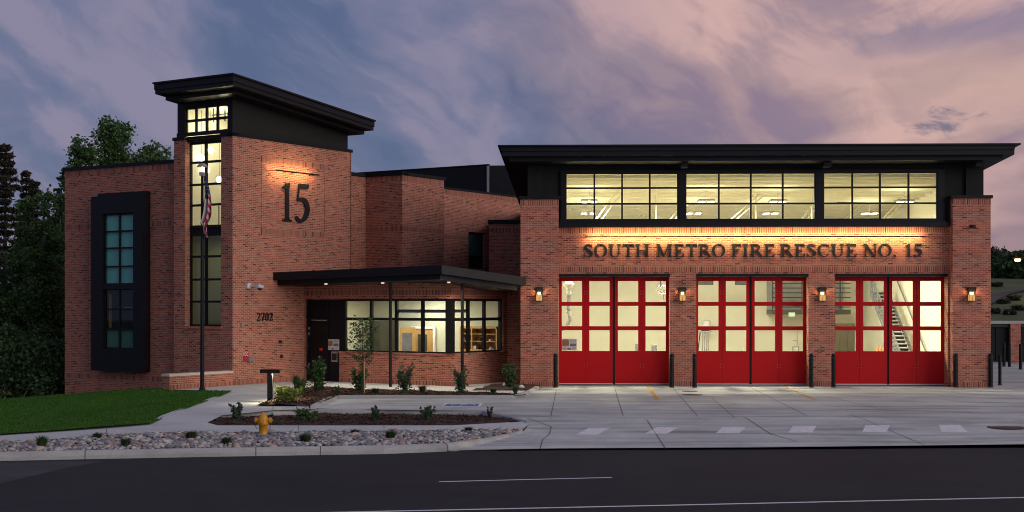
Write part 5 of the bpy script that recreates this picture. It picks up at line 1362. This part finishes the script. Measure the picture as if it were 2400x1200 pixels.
broad_tree('leafy_tree', 'small leafy tree peeping out behind the left end of the wing roof', 'tree', tb(158, 86), tz_at(392, 86), 1.7, M['tree1'], 8000, .19, crown0=.3, group='trees behind the wing')
for k, (px, d, py, sp_) in enumerate(((20, 66, 760, 2.0), (75, 65, 790, 1.9), (125, 64.5, 800, 1.7), (-20, 65, 780, 2.0), (100, 70, 690, 2.1), (45, 71, 660, 2.2))):
    broad_tree('undergrowth_bush', ['dark bush under the left aspen', 'dark bush between the two aspens', 'dark bush against the left corner of the wing', 'dark bush at the left picture edge', 'taller dark bush behind the right aspen', 'taller dark bush behind the left aspen'][k], 'bush', tb(px, d, -1.6), tz_at(py, d), sp_, M['tree1'], 5000, .14, crown0=.02, group='dark bushes left of the station', lobes=8)
# bare twiggy stems at the wood edge
for k, (px0, py0, px1, py1, lab) in enumerate(((45, 948, 82, 868, 'pale bare leaning branch in the dark wood left of the wing'), (10, 950, 4, 905, 'pale dry stem at the lower left wood edge'), (95, 930, 90, 860, 'thin dark sapling stem left of the wing'))):
    a, b = dp(px0, py0, 63.6), dp(px1, py1, 64); t = thing('bare_branch', lab, 'branch', a)
    m = MB(); c_ = a.lerp(b, .5); m.tube([a, c_ + Vector((.1, 0, .05)), b], [.03, .022, .008], 6); m.tube([c_, c_ + Vector((-.35, .1, .45))], [.014, .005], 5); m.tube([c_.lerp(b, .4), c_.lerp(b, .4) + Vector((.3, 0, .4))], [.012, .004], 5); m.build('stem', M['pale'] if k < 2 else M['bark'], t)
# trees on the hill at the right
for k, (px, d, py, sp_, lab) in enumerate(((2333, 205, 588, 4.2, 'pale green far tree beside the right brick pier'), (2358, 215, 612, 4.5, 'dark far tree left of the street lamp'), (2392, 190, 606, 3.6, 'dark far tree behind the street lamp'), (2420, 210, 600, 5, 'far tree at the right picture edge'), (2345, 200, 622, 4, 'low dark far tree under the pale green one'), (2376, 196, 628, 4, 'low dark far tree between its taller neighbours'), (2408, 197, 628, 4, 'low dark far tree right of the lamp pole'))):
    p = dp(px, 700, d); zb = hz_f(p.x, p.y)
    broad_tree('far_tree', lab, 'tree', (p.x, p.y, zb - .3), tz_at(py, d), sp_, M['farleaf'] if k in (0, 3) else M['tree1'], 3600, .45, crown0=.05, group='trees along the hill top', lobes=9)

for px, py, hh_, lab in HB:
    p = hp(px, py); broad_tree('hill_bush', lab, 'bush', (p.x, p.y, p.z - .1), p.z + hh_ / F * p.y * .9, .6, M['farleaf'], 900, .16, crown0=.02, group='bushes scattered over the hill', lobes=5)
M['shrub1'] = leafmat('shrub_leaf', (.028, .066, .018), (.054, .115, .032), (.10, .18, .055)); M['shrub2'] = leafmat('yellow_shrub_leaf', (.11, .15, .025), (.20, .25, .045), (.34, .38, .09)); M['shrub3'] = leafmat('bluegreen_leaf', (.030, .064, .032), (.058, .106, .052), (.10, .16, .085)); M['tuft'] = leafmat('tuft_blade', (.026, .055, .018), (.055, .10, .034), (.11, .16, .06)); M['dry'] = leafmat('dry_leaf', (.05, .045, .02), (.12, .08, .03), (.18, .12, .05))
def at_ground(px, py, z): return spw(px, py) if z is None else gp(px, py, z)
def shrub(name, lab, px, pyb, pyt, wpx, mat, z, stems=6, leaves=420, ls=.05, lean=.0, cat='shrub', group='young shrubs in the planting beds', shape='open'):
    p = at_ground(px, pyb, z); z0 = p.z if z is None else z
    d = -p.x * ST + p.y * CT; h = (pyb - pyt) / F * d; w = wpx / F * d
    t = thing(name, lab, cat, (p.x, p.y, z0), group)
    m = MB(); V, Fc = [], []
    for k in range(stems):
        a = k * 2.399 + random.uniform(-.4, .4); rr = w * .5 * random.uniform(.35, 1.0) * (1 if shape != 'v' else (.9 if k % 2 else -.9)); hh = h * (random.uniform(.6, 1.0) if k else 1.0)
        if k == 0: rr *= .3
        if shape == 'v': a = random.uniform(-.5, .5)
        tip = Vector((p.x + rr * math.cos(a), p.y + rr * math.sin(a), z0 + hh)); mid = Vector((p.x + rr * .45 * math.cos(a), p.y + rr * .45 * math.sin(a), z0 + hh * .5))
        b0_ = Vector((p.x + rr * .12 * math.cos(a), p.y + rr * .12 * math.sin(a), z0 - .05))
        m.tube([b0_, mid, tip], [.010, .007, .003], 5)
        for _ in range(leaves // stems):
            s_ = random.uniform(.12, 1.0) if shape != 'mound' else random.uniform(.05, 1)
            q = (b0_.lerp(mid, s_ * 2) if s_ < .5 else mid.lerp(tip, s_ * 2 - 1)); sg_ = w * (.10 if shape != 'mound' else .13) * (1.15 - .75 * s_)
            q = q + Vector((random.gauss(0, sg_), random.gauss(0, sg_), random.gauss(0, sg_ * .6)))
            if q.z < z0 + .01: q.z = z0 + random.uniform(.01, .08)
            leaf(V, Fc, q, ls * random.uniform(.6, 1.3), 1.9)
    m.build('stem', M['bark'], t); mesh_obj('foliage', V, Fc, mat, t); return t
shrub('leafy_shrub', 'tall dark green shrub in front of the black entrance door', 746, 917, 838, 52, M['shrub1'], .1, 9, 900, .075)
shrub('spreading_shrub', 'bright yellow green low shrub lit beside the path lamp', 671, 941, 906, 78, M['shrub2'], .1, 16, 1300, .06, shape='mound')
shrub('spreading_shrub', 'small green shrub behind the bright yellow green one', 704, 926, 886, 48, M['shrub1'], .1, 8, 500, .055)
shrub('leafy_shrub', 'bushy shrub low at the foot of the staked young tree', 843, 917, 852, 52, M['shrub1'], .1, 8, 620, .07)
shrub('leafy_shrub', 'blue green shrub forking in two beside the canopy column', 948, 920, 850, 62, M['shrub3'], .1, 8, 560, .06, shape='v')
shrub('leafy_shrub', 'upright shrub in front of the right canopy column', 1081, 920, 858, 54, M['shrub3'], .1, 8, 620, .06)
shrub('leafy_shrub', 'rounded shrub in the corner beside the left brick pier', 1196, 907, 850, 52, M['shrub1'], .06, 9, 760, .06)
shrub('spreading_shrub', 'faint low green plant left of the staked young tree', 790, 924, 905, 34, M['shrub1'], .1, 7, 240, .04)
shrub('bed_shrub', 'upright dark shrub at the left end of the front bark bed', 556, 986, 943, 36, M['shrub3'], -.10, 8, 420, .055)
shrub('bed_shrub', 'wide low shrub in the front bed right of the hydrant', 716, 988, 955, 58, M['shrub1'], -.10, 11, 620, .05, shape='mound')
shrub('bed_shrub', 'narrow upright shrub in the middle of the front bed', 879, 988, 950, 28, M['shrub3'], -.10, 7, 330, .048)
shrub('bed_shrub', 'spiky shrub in the front bed below the blue parking symbol', 1003, 988, 951, 40, M['shrub3'], -.10, 8, 380, .048)
shrub('bed_shrub', 'sparse browning shrub at the right end of the front bed', 1149, 985, 953, 24, M['dry'], -.10, 7, 170, .045)
for px, py, h, w, lab in ((548, 996, 8, 20, 'tiny blue green plant low in the front bed left of the hydrant'), (652, 996, 7, 22, 'tiny blue green plant low in the front bed just right of the hydrant'), (770, 995, 4, 12, 'tiny blue green plant low in the front bed under the wide shrub'), (636, 985, 16, 18, 'small dark plant behind the hydrant in the front bed')):
    shrub('ground_plant', lab, px, py, py - h, w, M['shrub3'], -.11, 7, 130, .035, group='tiny plants in the front bed', shape='mound')
# staked young tree
p = gp(851, 921, .1); d = 54.5; h = (921 - 746) / F * p.y
t = thing('young_tree', 'slim staked young tree in front of the reception window', 'tree', (p.x, p.y, .1))
m = MB(); m.tube([(p.x - .03, p.y + .02, .0), (p.x, p.y, h * .45), (p.x - .02, p.y, h * .95)], [.022, .016, .005], 7)
V, Fc = [], []
for k in range(30):
    f_ = .40 + .57 * k / 30; a = k * 2.4; L = .72 * (math.sin(math.pi * (f_ - .28) / .78)) * random.uniform(.7, 1.05)
    tip = Vector((p.x + L * math.cos(a), p.y + L * math.sin(a), .1 + h * f_ + L * .5)); b0_ = Vector((p.x, p.y, .1 + h * f_ - .12)); m.tube([b0_, tip], [.008, .002], 4)
    for _ in range(26):
        q = b0_.lerp(tip, random.uniform(.25, 1.08)) + Vector((random.gauss(0, .06), random.gauss(0, .06), random.gauss(0, .05))); leaf(V, Fc, q, .055 * random.uniform(.7, 1.3), 2.0)
m.build('trunk', M['bark'], t); mesh_obj('crown', V, Fc, M['shrub1'], t)
m = MB(); m.tube([(p.x + .05, p.y - .05, 0), (p.x + .05, p.y - .05, 1.35)], .022, 8); m.build('stake', M['pale'], t)
# grass tufts
def tuft(lab, px, pyb, h, w, z=None, group='grass tufts among the cobbles'):
    h *= 1.35; w *= 1.25
    p = at_ground(px, pyb, z); z0 = (p.z - .03) if z is None else z; d = p.y; hh, ww = h / F * d, w / F * d
    t = thing('grass_tuft', lab, 'grass tuft', (p.x, p.y, z0), group); V, Fc = [], []
    for _ in range(340):
        a = random.uniform(0, 6.28); r0 = ww * .16 * random.random(); L = ww * .55 * random.uniform(.15, 1.0); H_ = hh * random.uniform(.55, 1.08); bw = .009
        b = Vector((p.x + r0 * math.cos(a), p.y + r0 * math.sin(a), z0)); dirv = Vector((math.cos(a), math.sin(a), 0)); sd = Vector((-dirv.y, dirv.x, 0)) * bw
        m1 = b + dirv * L * .4 + Vector((0, 0, H_ * .75)); m2 = b + dirv * L + Vector((0, 0, H_ * .8 if random.random() < .4 else H_))
        i = len(V); V += [b - sd, b + sd, m1 - sd * .8, m1 + sd * .8, m2]; Fc += [(i, i + 1, i + 3, i + 2), (i + 2, i + 3, i + 4)]
    mesh_obj('blades', V, Fc, M['tuft'], t)
for lab, px, py, h, w in (('largest grass tuft, near the left end of the cobbles', 97, 1049, 24, 34), ('low grass tuft at the back of the cobbles near the lawn', 228, 1028, 13, 28), ('grass tuft at the front of the cobbles near the left kerb joint', 294, 1047, 18, 34), ('grass tuft at the back of the cobbles below the walk corner', 448, 1029, 17, 38), ('grass tuft in the cobbles left of the hydrant', 531, 1042, 16, 38), ('grass tuft in the cobbles right of the hydrant', 716, 1036, 18, 40), ('small grass tuft at the back of the cobbles in the middle', 832, 1018, 11, 24), ('grass tuft in the cobbles below the narrow bed shrub', 915, 1028, 17, 32), ('thin grass tuft near the right tip of the cobbles', 1098, 1011, 10, 22)):
    tuft(lab, px, py, h, w)
for lab, px, py, h, w in (('grass tuft in the entry bed right of the forked shrub', 990, 920, 13, 22), ('faint grass tuft in the entry bed near the pier', 1156, 922, 9, 20), ('dense grass tuft at the right end of the entry bed', 1208, 924, 14, 16), ('wispy tall grass beside the tower brick behind the small shrub', 693, 912, 26, 16), ('low grass tuft at the foot of the young tree', 880, 921, 9, 26)):
    tuft(lab, px, py, h, w, .1, 'grass tufts in the entry bed')
for px, py, lab in ((1184, 904, 'small white rock beside the corner shrub, the left one'), (1222, 909, 'small white rock in the pier bed, the right one')):
    q = gp(px, py, .06); t = thing('white_rock', lab, 'rock', q, 'white rocks in the pier bed')
    m = MB(); m.lathe([(.001, -.03), (.10, -.02), (.12, .04), (.07, .10), (.001, .115)], q, 9); m.build('rock_body', M['paper'], t)

# ------------------------------------------------------------------ river cobbles
mc = bpy.data.materials.new('river_cobble'); nt = nodes(mc)
bs = new(nt, 'ShaderNodeBsdfPrincipled', Roughness=.75); oi = new(nt, 'ShaderNodeObjectInfo'); tc = new(nt, 'ShaderNodeTexCoord'); ge = new(nt, 'ShaderNodeNewGeometry')
COLS = [(0, (.17, .175, .19)), (.14, (.26, .255, .26)), (.26, (.46, .43, .40)), (.42, (.36, .235, .20)), (.52, (.20, .21, .235)), (.66, (.48, .37, .31)), (.74, (.44, .44, .43)), (.90, (.32, .245, .235)), (.95, (.58, .53, .46)), (1, (.58, .53, .46))]
ad = new(nt, 'ShaderNodeMath', operation='ADD'); link(nt, oi.outputs['Random'], ad.inputs[0]); link(nt, ge.outputs['Random Per Island'], ad.inputs[1]); fr_ = new(nt, 'ShaderNodeMath', operation='FRACT'); link(nt, ad.outputs[0], fr_.inputs[0])
r1 = ramp(nt, COLS, 'CONSTANT'); link(nt, fr_.outputs[0], r1.inputs[0])
n1 = new(nt, 'ShaderNodeTexNoise', Scale=9.0, Detail=6.0, Roughness=.7); link(nt, tc.outputs['Object'], n1.inputs['Vector']); r2 = ramp(nt, [(.3, (.72, .72, .72)), (.7, (1.2, 1.18, 1.15))]); link(nt, n1.outputs[0], r2.inputs[0])
mm = new(nt, 'ShaderNodeMix', data_type='RGBA', blend_type='MULTIPLY'); mm.inputs[0].default_value = 1; link(nt, r1.outputs[0], mm.inputs[6]); link(nt, r2.outputs[0], mm.inputs[7]); link(nt, mm.outputs[2], bs.inputs['Base Color']); out(nt, bs.outputs[0])
protos = []; lowp = []
for k in range(12):
    bm = bmesh.new(); bmesh.ops.create_icosphere(bm, subdivisions=2 if k < 6 else 1, radius=1); s3 = Vector((random.uniform(.85, 1.25), random.uniform(.7, 1.0), random.uniform(.5, .72)))
    for v in bm.verts:
        n_ = mnoise.noise(v.co * .9 + Vector((k * 7, 0, 0))); v.co = Vector((v.co.x * s3.x, v.co.y * s3.y, v.co.z * s3.z)) * (1 + .22 * n_)
    me = bpy.data.meshes.new('cobble'); bm.to_mesh(me); bm.free(); me.materials.append(mc); me.polygons.foreach_set('use_smooth', [True] * len(me.polygons)); (protos if k < 6 else lowp).append(me)
bed_px = [(-60, 1044), (0, 1039.5), (204, 1023), (350, 1014.5), (600, 1014), (900, 1011), (1100, 1008.5), (1205, 1006.5), (1222, 1008.5), (1152, 1022), (1100, 1030), (1047, 1036), (900, 1043), (600, 1047.5), (0, 1058.5), (-60, 1060)]
bed = [xy(spw(*p)) for p in bed_px]
sheet('cobble_bed', bed, lambda x, y: gw(y) - .07, M['soil'], .6)
rocks = []; tries = 0
grid_ = {}
bx0, bx1, by0, by1 = min(p.x for p in bed), max(p.x for p in bed), min(p.y for p in bed), max(p.y for p in bed)
tips = []
while len(rocks) < 4200 and tries < 160000:
    tries += 1
    x, y = random.uniform(bx0, bx1), random.uniform(by0, by1)
    if not pin((x, y), bed): continue
    r_ = random.choice((.035, .04, .045, .05, .055, .06, .07, .085, .11)) * random.uniform(.85, 1.15)
    if (x - p.x) ** 2 < 0: continue
    key = (int(x / .3), int(y / .3)); ok = True
    for i in (-1, 0, 1):
        for j in (-1, 0, 1):
            for (a, b, c_) in grid_.get((key[0] + i, key[1] + j), ()):
                if (a - x) ** 2 + (b - y) ** 2 < ((c_ + r_) * .66) ** 2: ok = False
    if not ok: continue
    grid_.setdefault(key, []).append((x, y, r_)); rocks.append((x, y, r_))
rocks.sort(key=lambda q: -q[2] / q[1])
GR = 'river cobbles in the bed behind the kerb'
for (x, y, r_) in rocks[:300]:
    o = bpy.data.objects.new('cobble', random.choice(protos)); COL.objects.link(o)
    o.location = (x, y, gw(y) - .03 + r_ * .28 + random.uniform(-.01, .03)); o.scale = (r_,) * 3; o.rotation_euler = (random.uniform(-.35, .35), random.uniform(-.35, .35), random.uniform(0, 6.28))
    tag(o, 'one of the larger rounded grey, pink or tan cobbles in the bed behind the kerb', 'cobble', GR)
V, Fc = [], []
for ri, (x, y, r_) in enumerate(rocks[300:]):
    me = random.choice(protos if ri < 1300 else lowp); a = random.uniform(0, 6.28); ca, sa = math.cos(a), math.sin(a); b = len(V); tx, ty = random.uniform(-.3, .3), random.uniform(-.3, .3)
    z = gw(y) - .03 + r_ * .3 + random.uniform(-.01, .04)
    for v in me.vertices:
        q = v.co * r_; V.append((x + q.x * ca - q.y * sa, y + q.x * sa + q.y * ca, z + q.z + q.x * tx + q.y * ty))
    Fc += [tuple(b + i for i in pl_.vertices) for pl_ in me.polygons]
me = bpy.data.meshes.new('small_cobbles'); me.from_pydata(V, [], Fc); me.materials.append(mc); me.polygons.foreach_set('use_smooth', [True] * len(me.polygons))
o = bpy.data.objects.new('small_cobbles', me); COL.objects.link(o); o['kind'] = 'stuff'; o['label'] = 'smaller river cobbles filling the bed behind the kerb'
# ------------------------------------------------------------------ lamps of the place and added fill lights
def area(name, loc, look, sx, sy, power, col, spread=180):
    l = bpy.data.lights.new(name, 'AREA'); l.shape = 'RECTANGLE'; l.size = sx; l.size_y = sy; l.energy = power; l.color = col; l.spread = R(spread)
    o = bpy.data.objects.new(name, l); COL.objects.link(o); o.location = loc
    d = Vector(look) - Vector(loc); o.rotation_euler = d.to_track_quat('-Z', 'Y').to_euler(); return o
def area_axis(name, loc, nrm, xdir, sx, sy, power, col):
    o = area(name, loc, Vector(loc) + Vector(nrm), sx, sy, power, col)
    z = -Vector(nrm).normalized(); x = Vector(xdir).normalized(); y = z.cross(x)
    o.rotation_euler = Matrix((x, y, z)).transposed().to_euler(); return o
WARM = (1, .69, .29)
for f, u0, u1, z, n in LIGHTS:
    N3 = Vector((f.N.x, f.N.y, 0)); U3 = Vector((f.U.x, f.U.y, 0))
    area_axis('strip_lamp', f.P((u0 + u1) / 2, z, n - .012), -N3, U3, (u1 - u0) * .985, .03, (19.0 if f is FB else 12.0) * (u1 - u0), WARM)
def point(name, loc, power, col, r=.05):
    l = bpy.data.lights.new(name, 'POINT'); l.energy = power; l.color = col; l.shadow_soft_size = r
    o = bpy.data.objects.new(name, l); COL.objects.link(o); o.location = loc; return o
for p in LANT: point('lantern_lamp', p + Vector((0, 0, -.05)), 15, (1, .60, .26), .06)
for p in DOWN: area('down_lamp', p + Vector((0, 0, -.03)), p + Vector((0, 0, -1)), .14, .14, 45, (1, .80, .52), 150)
area('path_lamp_light', PATHLAMP, PATHLAMP + Vector((0, 0, -1)), .2, .1, 60, (1, .85, .52), 160)
point('pole_lamp_light', Vector((fx, fy, ztop + .3)), 4, (1, .66, .3), .05)
q = dp(2385, 609, 150); point('street_lamp_light', Vector((q.x, q.y - .3, q.z - .6)), 220, (1, .6, .22), .3)
# stair tower globes
t = thing('pendant_light', 'cluster of four glowing glass globes hanging in the stair tower', 'pendant light', FL.P(-1.6, 11.3, -1.6))
for px, py, nn in ((494, 352, -1.2), (472, 370, -1.0), (483, 399, -1.4), (514, 421, -1.0)):
    u, z = FL.un(px, py, nn); c_ = FL.P(u, z, nn)
    m = MB(); r_ = .135; m.lathe([(.001 if k in (0, 12) else r_ * math.sin(k * math.pi / 12), r_ * math.cos(k * math.pi / 12)) for k in range(13)], c_, 18); m.build('globe', emit('globe_glow', (1, .90, .66), 7.0), t)
    m = MB(); m.tube([c_ + Vector((0, 0, .13)), Vector((c_.x, c_.y, 11.4))], .008, 5); m.build('cord', M['dark'], t)
CRM = (1, .91, .60)
p = FL.P(-1.65, 11.22, -1.6); area('stair_hall_lamp', p, p + Vector((0, 0, -1)), 1.8, 2.0, 62, CRM)
p = FL.P(-1.65, zmid - .3, -2.6); area('lower_stair_lamp', p, p + Vector((0, 0, -1)), 1.2, 1.6, 9, (1, .92, .55))
point('stair_fill', FL.P(-1.65, 10.75, -1.0), 60, CRM, .2)  # added fill above the globes, brightens the wall behind the tower clerestory
# reception ceiling lights
for a, b in ((5.6, -2.2), (5.9, -5.6), (7.4, -3.9)):
    c_ = AB(a, b); p = Vector((c_.x, c_.y, 3.58)); area('reception_lamp', p, p + Vector((0, 0, -1)), 1.1, .5, 76, (1, .97, .80))
# high bay fixtures in the engine hall
k = 0
for px, py, zc in ((1381, 474.5, 7.72), (1379, 502, 7.5), (1655, 474.5, 7.72), (1626, 502, 7.5), (1823, 474.5, 7.72), (1806, 502, 7.5), (2119, 475, 7.72), (2038, 502, 7.5)):
    q = gp(px, py, zc); names = ['leftmost front', 'leftmost rear', 'second front', 'second rear', 'third front', 'third rear', 'rightmost front', 'rightmost rear']
    t = thing('high_bay_light', 'lit twin ceiling light, ' + names[k] + ' one seen through the clerestory', 'ceiling light', q, 'ceiling lights in the engine hall'); k += 1
    m = MB()
    for sx in (-.20, .20): m.box(q.x + sx - .15, q.x + sx + .15, q.y - .45, q.y + .45, q.z + .03, q.z + .12)
    m.tube([(q.x, q.y, q.z + .1), (q.x, q.y, q.z + .5)], .015, 5); m.box(q.x - .3, q.x + .3, q.y - .04, q.y + .04, q.z + .12, q.z + .15); m.build('fixture', M['grey'], t)
    m = MB()
    for sx in (-.20, .20): m.box(q.x + sx - .11, q.x + sx + .11, q.y - .43, q.y + .43, q.z, q.z + .028)
    m.build('lens', emit('high_bay_glow', (1, .93, .60), 9), t)
    area('high_bay_lamp', q + Vector((0, 0, -.05)), q + Vector((0, 0, -2)), 1.0, .9, (25 if 'rightmost front' in t['label'] else 45 if 'rightmost rear' in t['label'] else 640 if 'third' in t['label'] else 790), (1, .95, .70))
    area('ceiling_fill', q + Vector((0, 0, .16)), q + Vector((0, 0, 2)), 1.1, 1.1, 24, (1, .95, .70))  # added upward fill to brighten the hall ceiling, not part of the fixture
# ------------------------------------------------------------------ dusk sky
w = bpy.data.worlds.new('World'); S.world = w; w.use_nodes = True; nt = w.node_tree; nt.nodes.clear()
tc = new(nt, 'ShaderNodeTexCoord'); sx = new(nt, 'ShaderNodeSeparateXYZ'); link(nt, tc.outputs['Generated'], sx.inputs[0])
def mth(op, a, b=None, c=None, clamp=False):
    n_ = new(nt, 'ShaderNodeMath', operation=op); n_.use_clamp = clamp
    for i, v in enumerate((a, b, c)):
        if v is None: continue
        if isinstance(v, (int, float)): n_.inputs[i].default_value = v
        else: link(nt, v, n_.inputs[i])
    return n_.outputs[0]
def comb(x, y, z=0.0):
    n_ = new(nt, 'ShaderNodeCombineXYZ')
    for i, v in enumerate((x, y, z)):
        if isinstance(v, (int, float)): n_.inputs[i].default_value = v
        else: link(nt, v, n_.inputs[i])
    return n_.outputs[0]
az = mth('ARCTAN2', sx.outputs[0], sx.outputs[1]); el = mth('ARCSINE', sx.outputs[2])
def mixc(f, a, b, mode='MIX'):
    n_ = new(nt, 'ShaderNodeMix', data_type='RGBA', blend_type=mode)
    if isinstance(f, (int, float)): n_.inputs[0].default_value = f
    else: link(nt, f, n_.inputs[0])
    for i, v in ((6, a), (7, b)):
        if isinstance(v, tuple): n_.inputs[i].default_value = (*v, 1)
        else: link(nt, v, n_.inputs[i])
    return n_.outputs[2]
def nz_(vec, sc, det=6, rough=.55, dist=0.0):
    n_ = new(nt, 'ShaderNodeTexNoise', Scale=sc, Detail=float(det), Roughness=rough, Distortion=dist); link(nt, vec, n_.inputs['Vector']); return n_.outputs[0]
def rot(ax, ay, ang, sxx, syy, ox=0, oy=0):
    c_, s_ = math.cos(R(ang)), math.sin(R(ang))
    u = mth('ADD', mth('MULTIPLY', ax, c_ * sxx), mth('MULTIPLY', ay, s_ * sxx)); v = mth('ADD', mth('MULTIPLY', ax, -s_ * syy), mth('MULTIPLY', ay, c_ * syy))
    return comb(mth('ADD', u, ox), mth('ADD', v, oy), .37)
def fmap(v, a, b, c_=0, d=1):
    n_ = new(nt, 'ShaderNodeMapRange'); n_.interpolation_type = 'SMOOTHSTEP'; link(nt, v, n_.inputs[0])
    for i, x in enumerate((a, b, c_, d)): n_.inputs[i + 1].default_value = x
    return n_.outputs[0]
# slate blue on the left, rose on the right
warp = nz_(comb(az, el, .1), 4.0, 4)
rw = mth('MULTIPLY', fmap(mth('ADD', az, mth('MULTIPLY', mth('SUBTRACT', warp, .5), .42)), -.10, .20), fmap(az, 1.5, .8))
base = mixc(rw, (.108, .146, .268), (.42, .272, .28))
up = fmap(el, .03, .22)
base = mixc(mth('MULTIPLY', up, .35), base, (.215, .195, .31))
# cloud sheets falling to the right on the left side, rising to the right on the right side, broken by billows
dx = mth('MULTIPLY', mth('SUBTRACT', nz_(comb(az, el, 3.1), 7.0, 4), .5), .10); dy = mth('MULTIPLY', mth('SUBTRACT', nz_(comb(az, el, 7.7), 7.0, 4), .5), .07)
ax, ay = mth('ADD', az, dx), mth('ADD', el, dy)
s1 = nz_(rot(ax, ay, -36, 4.0, 12, 3.0, 1.0), 1.5, 7, .5, .3)
s2 = nz_(rot(ax, ay, 15, 3.4, 14, 8.3, 4.0), 1.6, 7, .5, .3)
sw = fmap(az, .06, .24)
st = mth('ADD', mth('MULTIPLY', s1, mth('SUBTRACT', 1.0, sw)), mth('MULTIPLY', s2, sw))
bil_ = nz_(rot(ax, ay, -20, 9.0, 14.0, 4.4, 2.2), 1.0, 8, .58, .6)
st = mth('ADD', mth('MULTIPLY', st, .62), mth('MULTIPLY', bil_, .38))
cl1 = fmap(st, .475, .60); dk = fmap(st, .49, .395)
ccol = mixc(rw, (.255, .226, .340), (.65, .41, .385))
dcol = mixc(rw, (.078, .116, .235), (.245, .175, .265))
sky = mixc(mth('MULTIPLY', cl1, .9), base, ccol)
sky = mixc(mth('MULTIPLY', dk, .85), sky, dcol)
lowr = mth('MULTIPLY', fmap(az, .24, .33), fmap(el, .14, .06))
sky = mixc(mth('MULTIPLY', lowr, .7), sky, (.225, .180, .255))
bv = mth('SUBTRACT', mth('ADD', el, mth('MULTIPLY', mth('SUBTRACT', bil_, .5), .05)), mth('ADD', .150, mth('MULTIPLY', az, .13)))
bw_ = mth('MULTIPLY', mth('SUBTRACT', 1.0, fmap(mth('ABSOLUTE', bv), .004, .022)), fmap(az, .10, .30))
sky = mixc(mth('MULTIPLY', bw_, .75), sky, (.205, .175, .285))
peach = mth('MULTIPLY', fmap(az, .12, .27), mth('MULTIPLY', fmap(el, .10, .15), fmap(el, .19, .155)))
sky = mixc(mth('MULTIPLY', peach, .55), sky, (.62, .40, .345))
# ragged dark cloudlet low on the right
cx, cy = mth('DIVIDE', mth('SUBTRACT', az, .240), .042), mth('DIVIDE', mth('SUBTRACT', el, .125), .0125)
bl_ = mth('SUBTRACT', 1.0, mth('ADD', mth('MULTIPLY', cx, cx), mth('MULTIPLY', cy, cy)))
rag = nz_(comb(az, mth('MULTIPLY', el, 2.0), 2), 26.0, 6, .7, .3)
cd = fmap(mth('ADD', mth('MULTIPLY', bl_, .45), mth('MULTIPLY', mth('SUBTRACT', rag, .5), 3.2)), .10, .75)
sky = mixc(mth('MULTIPLY', mth('MULTIPLY', cd, fmap(bl_, -.6, .3)), .95), sky, (.175, .155, .235))
# a faint physically based twilight underneath
ns = new(nt, 'ShaderNodeTexSky'); ns.sky_type = 'NISHITA'; ns.sun_disc = False; ns.sun_elevation = R(3); ns.sun_rotation = R(100)
bg0 = new(nt, 'ShaderNodeBackground', Strength=.012); link(nt, ns.outputs[0], bg0.inputs[0])
bg = new(nt, 'ShaderNodeBackground', Strength=1.0); link(nt, sky, bg.inputs[0])
ads = new(nt, 'ShaderNodeAddShader'); link(nt, bg.outputs[0], ads.inputs[0]); link(nt, bg0.outputs[0], ads.inputs[1])
ow = nt.nodes.new('ShaderNodeOutputWorld'); link(nt, ads.outputs[0], ow.inputs[0])
# last light of the afterglow
sl = bpy.data.lights.new('sun', 'SUN'); sl.energy = 1.35; sl.angle = R(45); sl.color = (1, .93, .86)
so = bpy.data.objects.new('sun', sl); COL.objects.link(so); so.rotation_euler = Vector((-.75, .62, -.27)).to_track_quat('-Z', 'Y').to_euler(); so.location = (40, -30, 30)
# ------------------------------------------------------------------ render settings
S.render.engine = 'CYCLES'
S.view_settings.view_transform = 'Standard'; S.view_settings.look = 'None'; S.view_settings.exposure = 0; S.view_settings.gamma = 1
cy_ = S.cycles; cy_.max_bounces = 8; cy_.diffuse_bounces = 4; cy_.glossy_bounces = 3; cy_.transmission_bounces = 4; cy_.transparent_max_bounces = 12
cy_.filter_width = 1.05; cy_.use_denoising = True; cy_.sample_clamp_indirect = 6; cy_.caustics_reflective = False; cy_.caustics_refractive = False
try: cy_.denoiser = 'OPENIMAGEDENOISE'
except Exception: pass
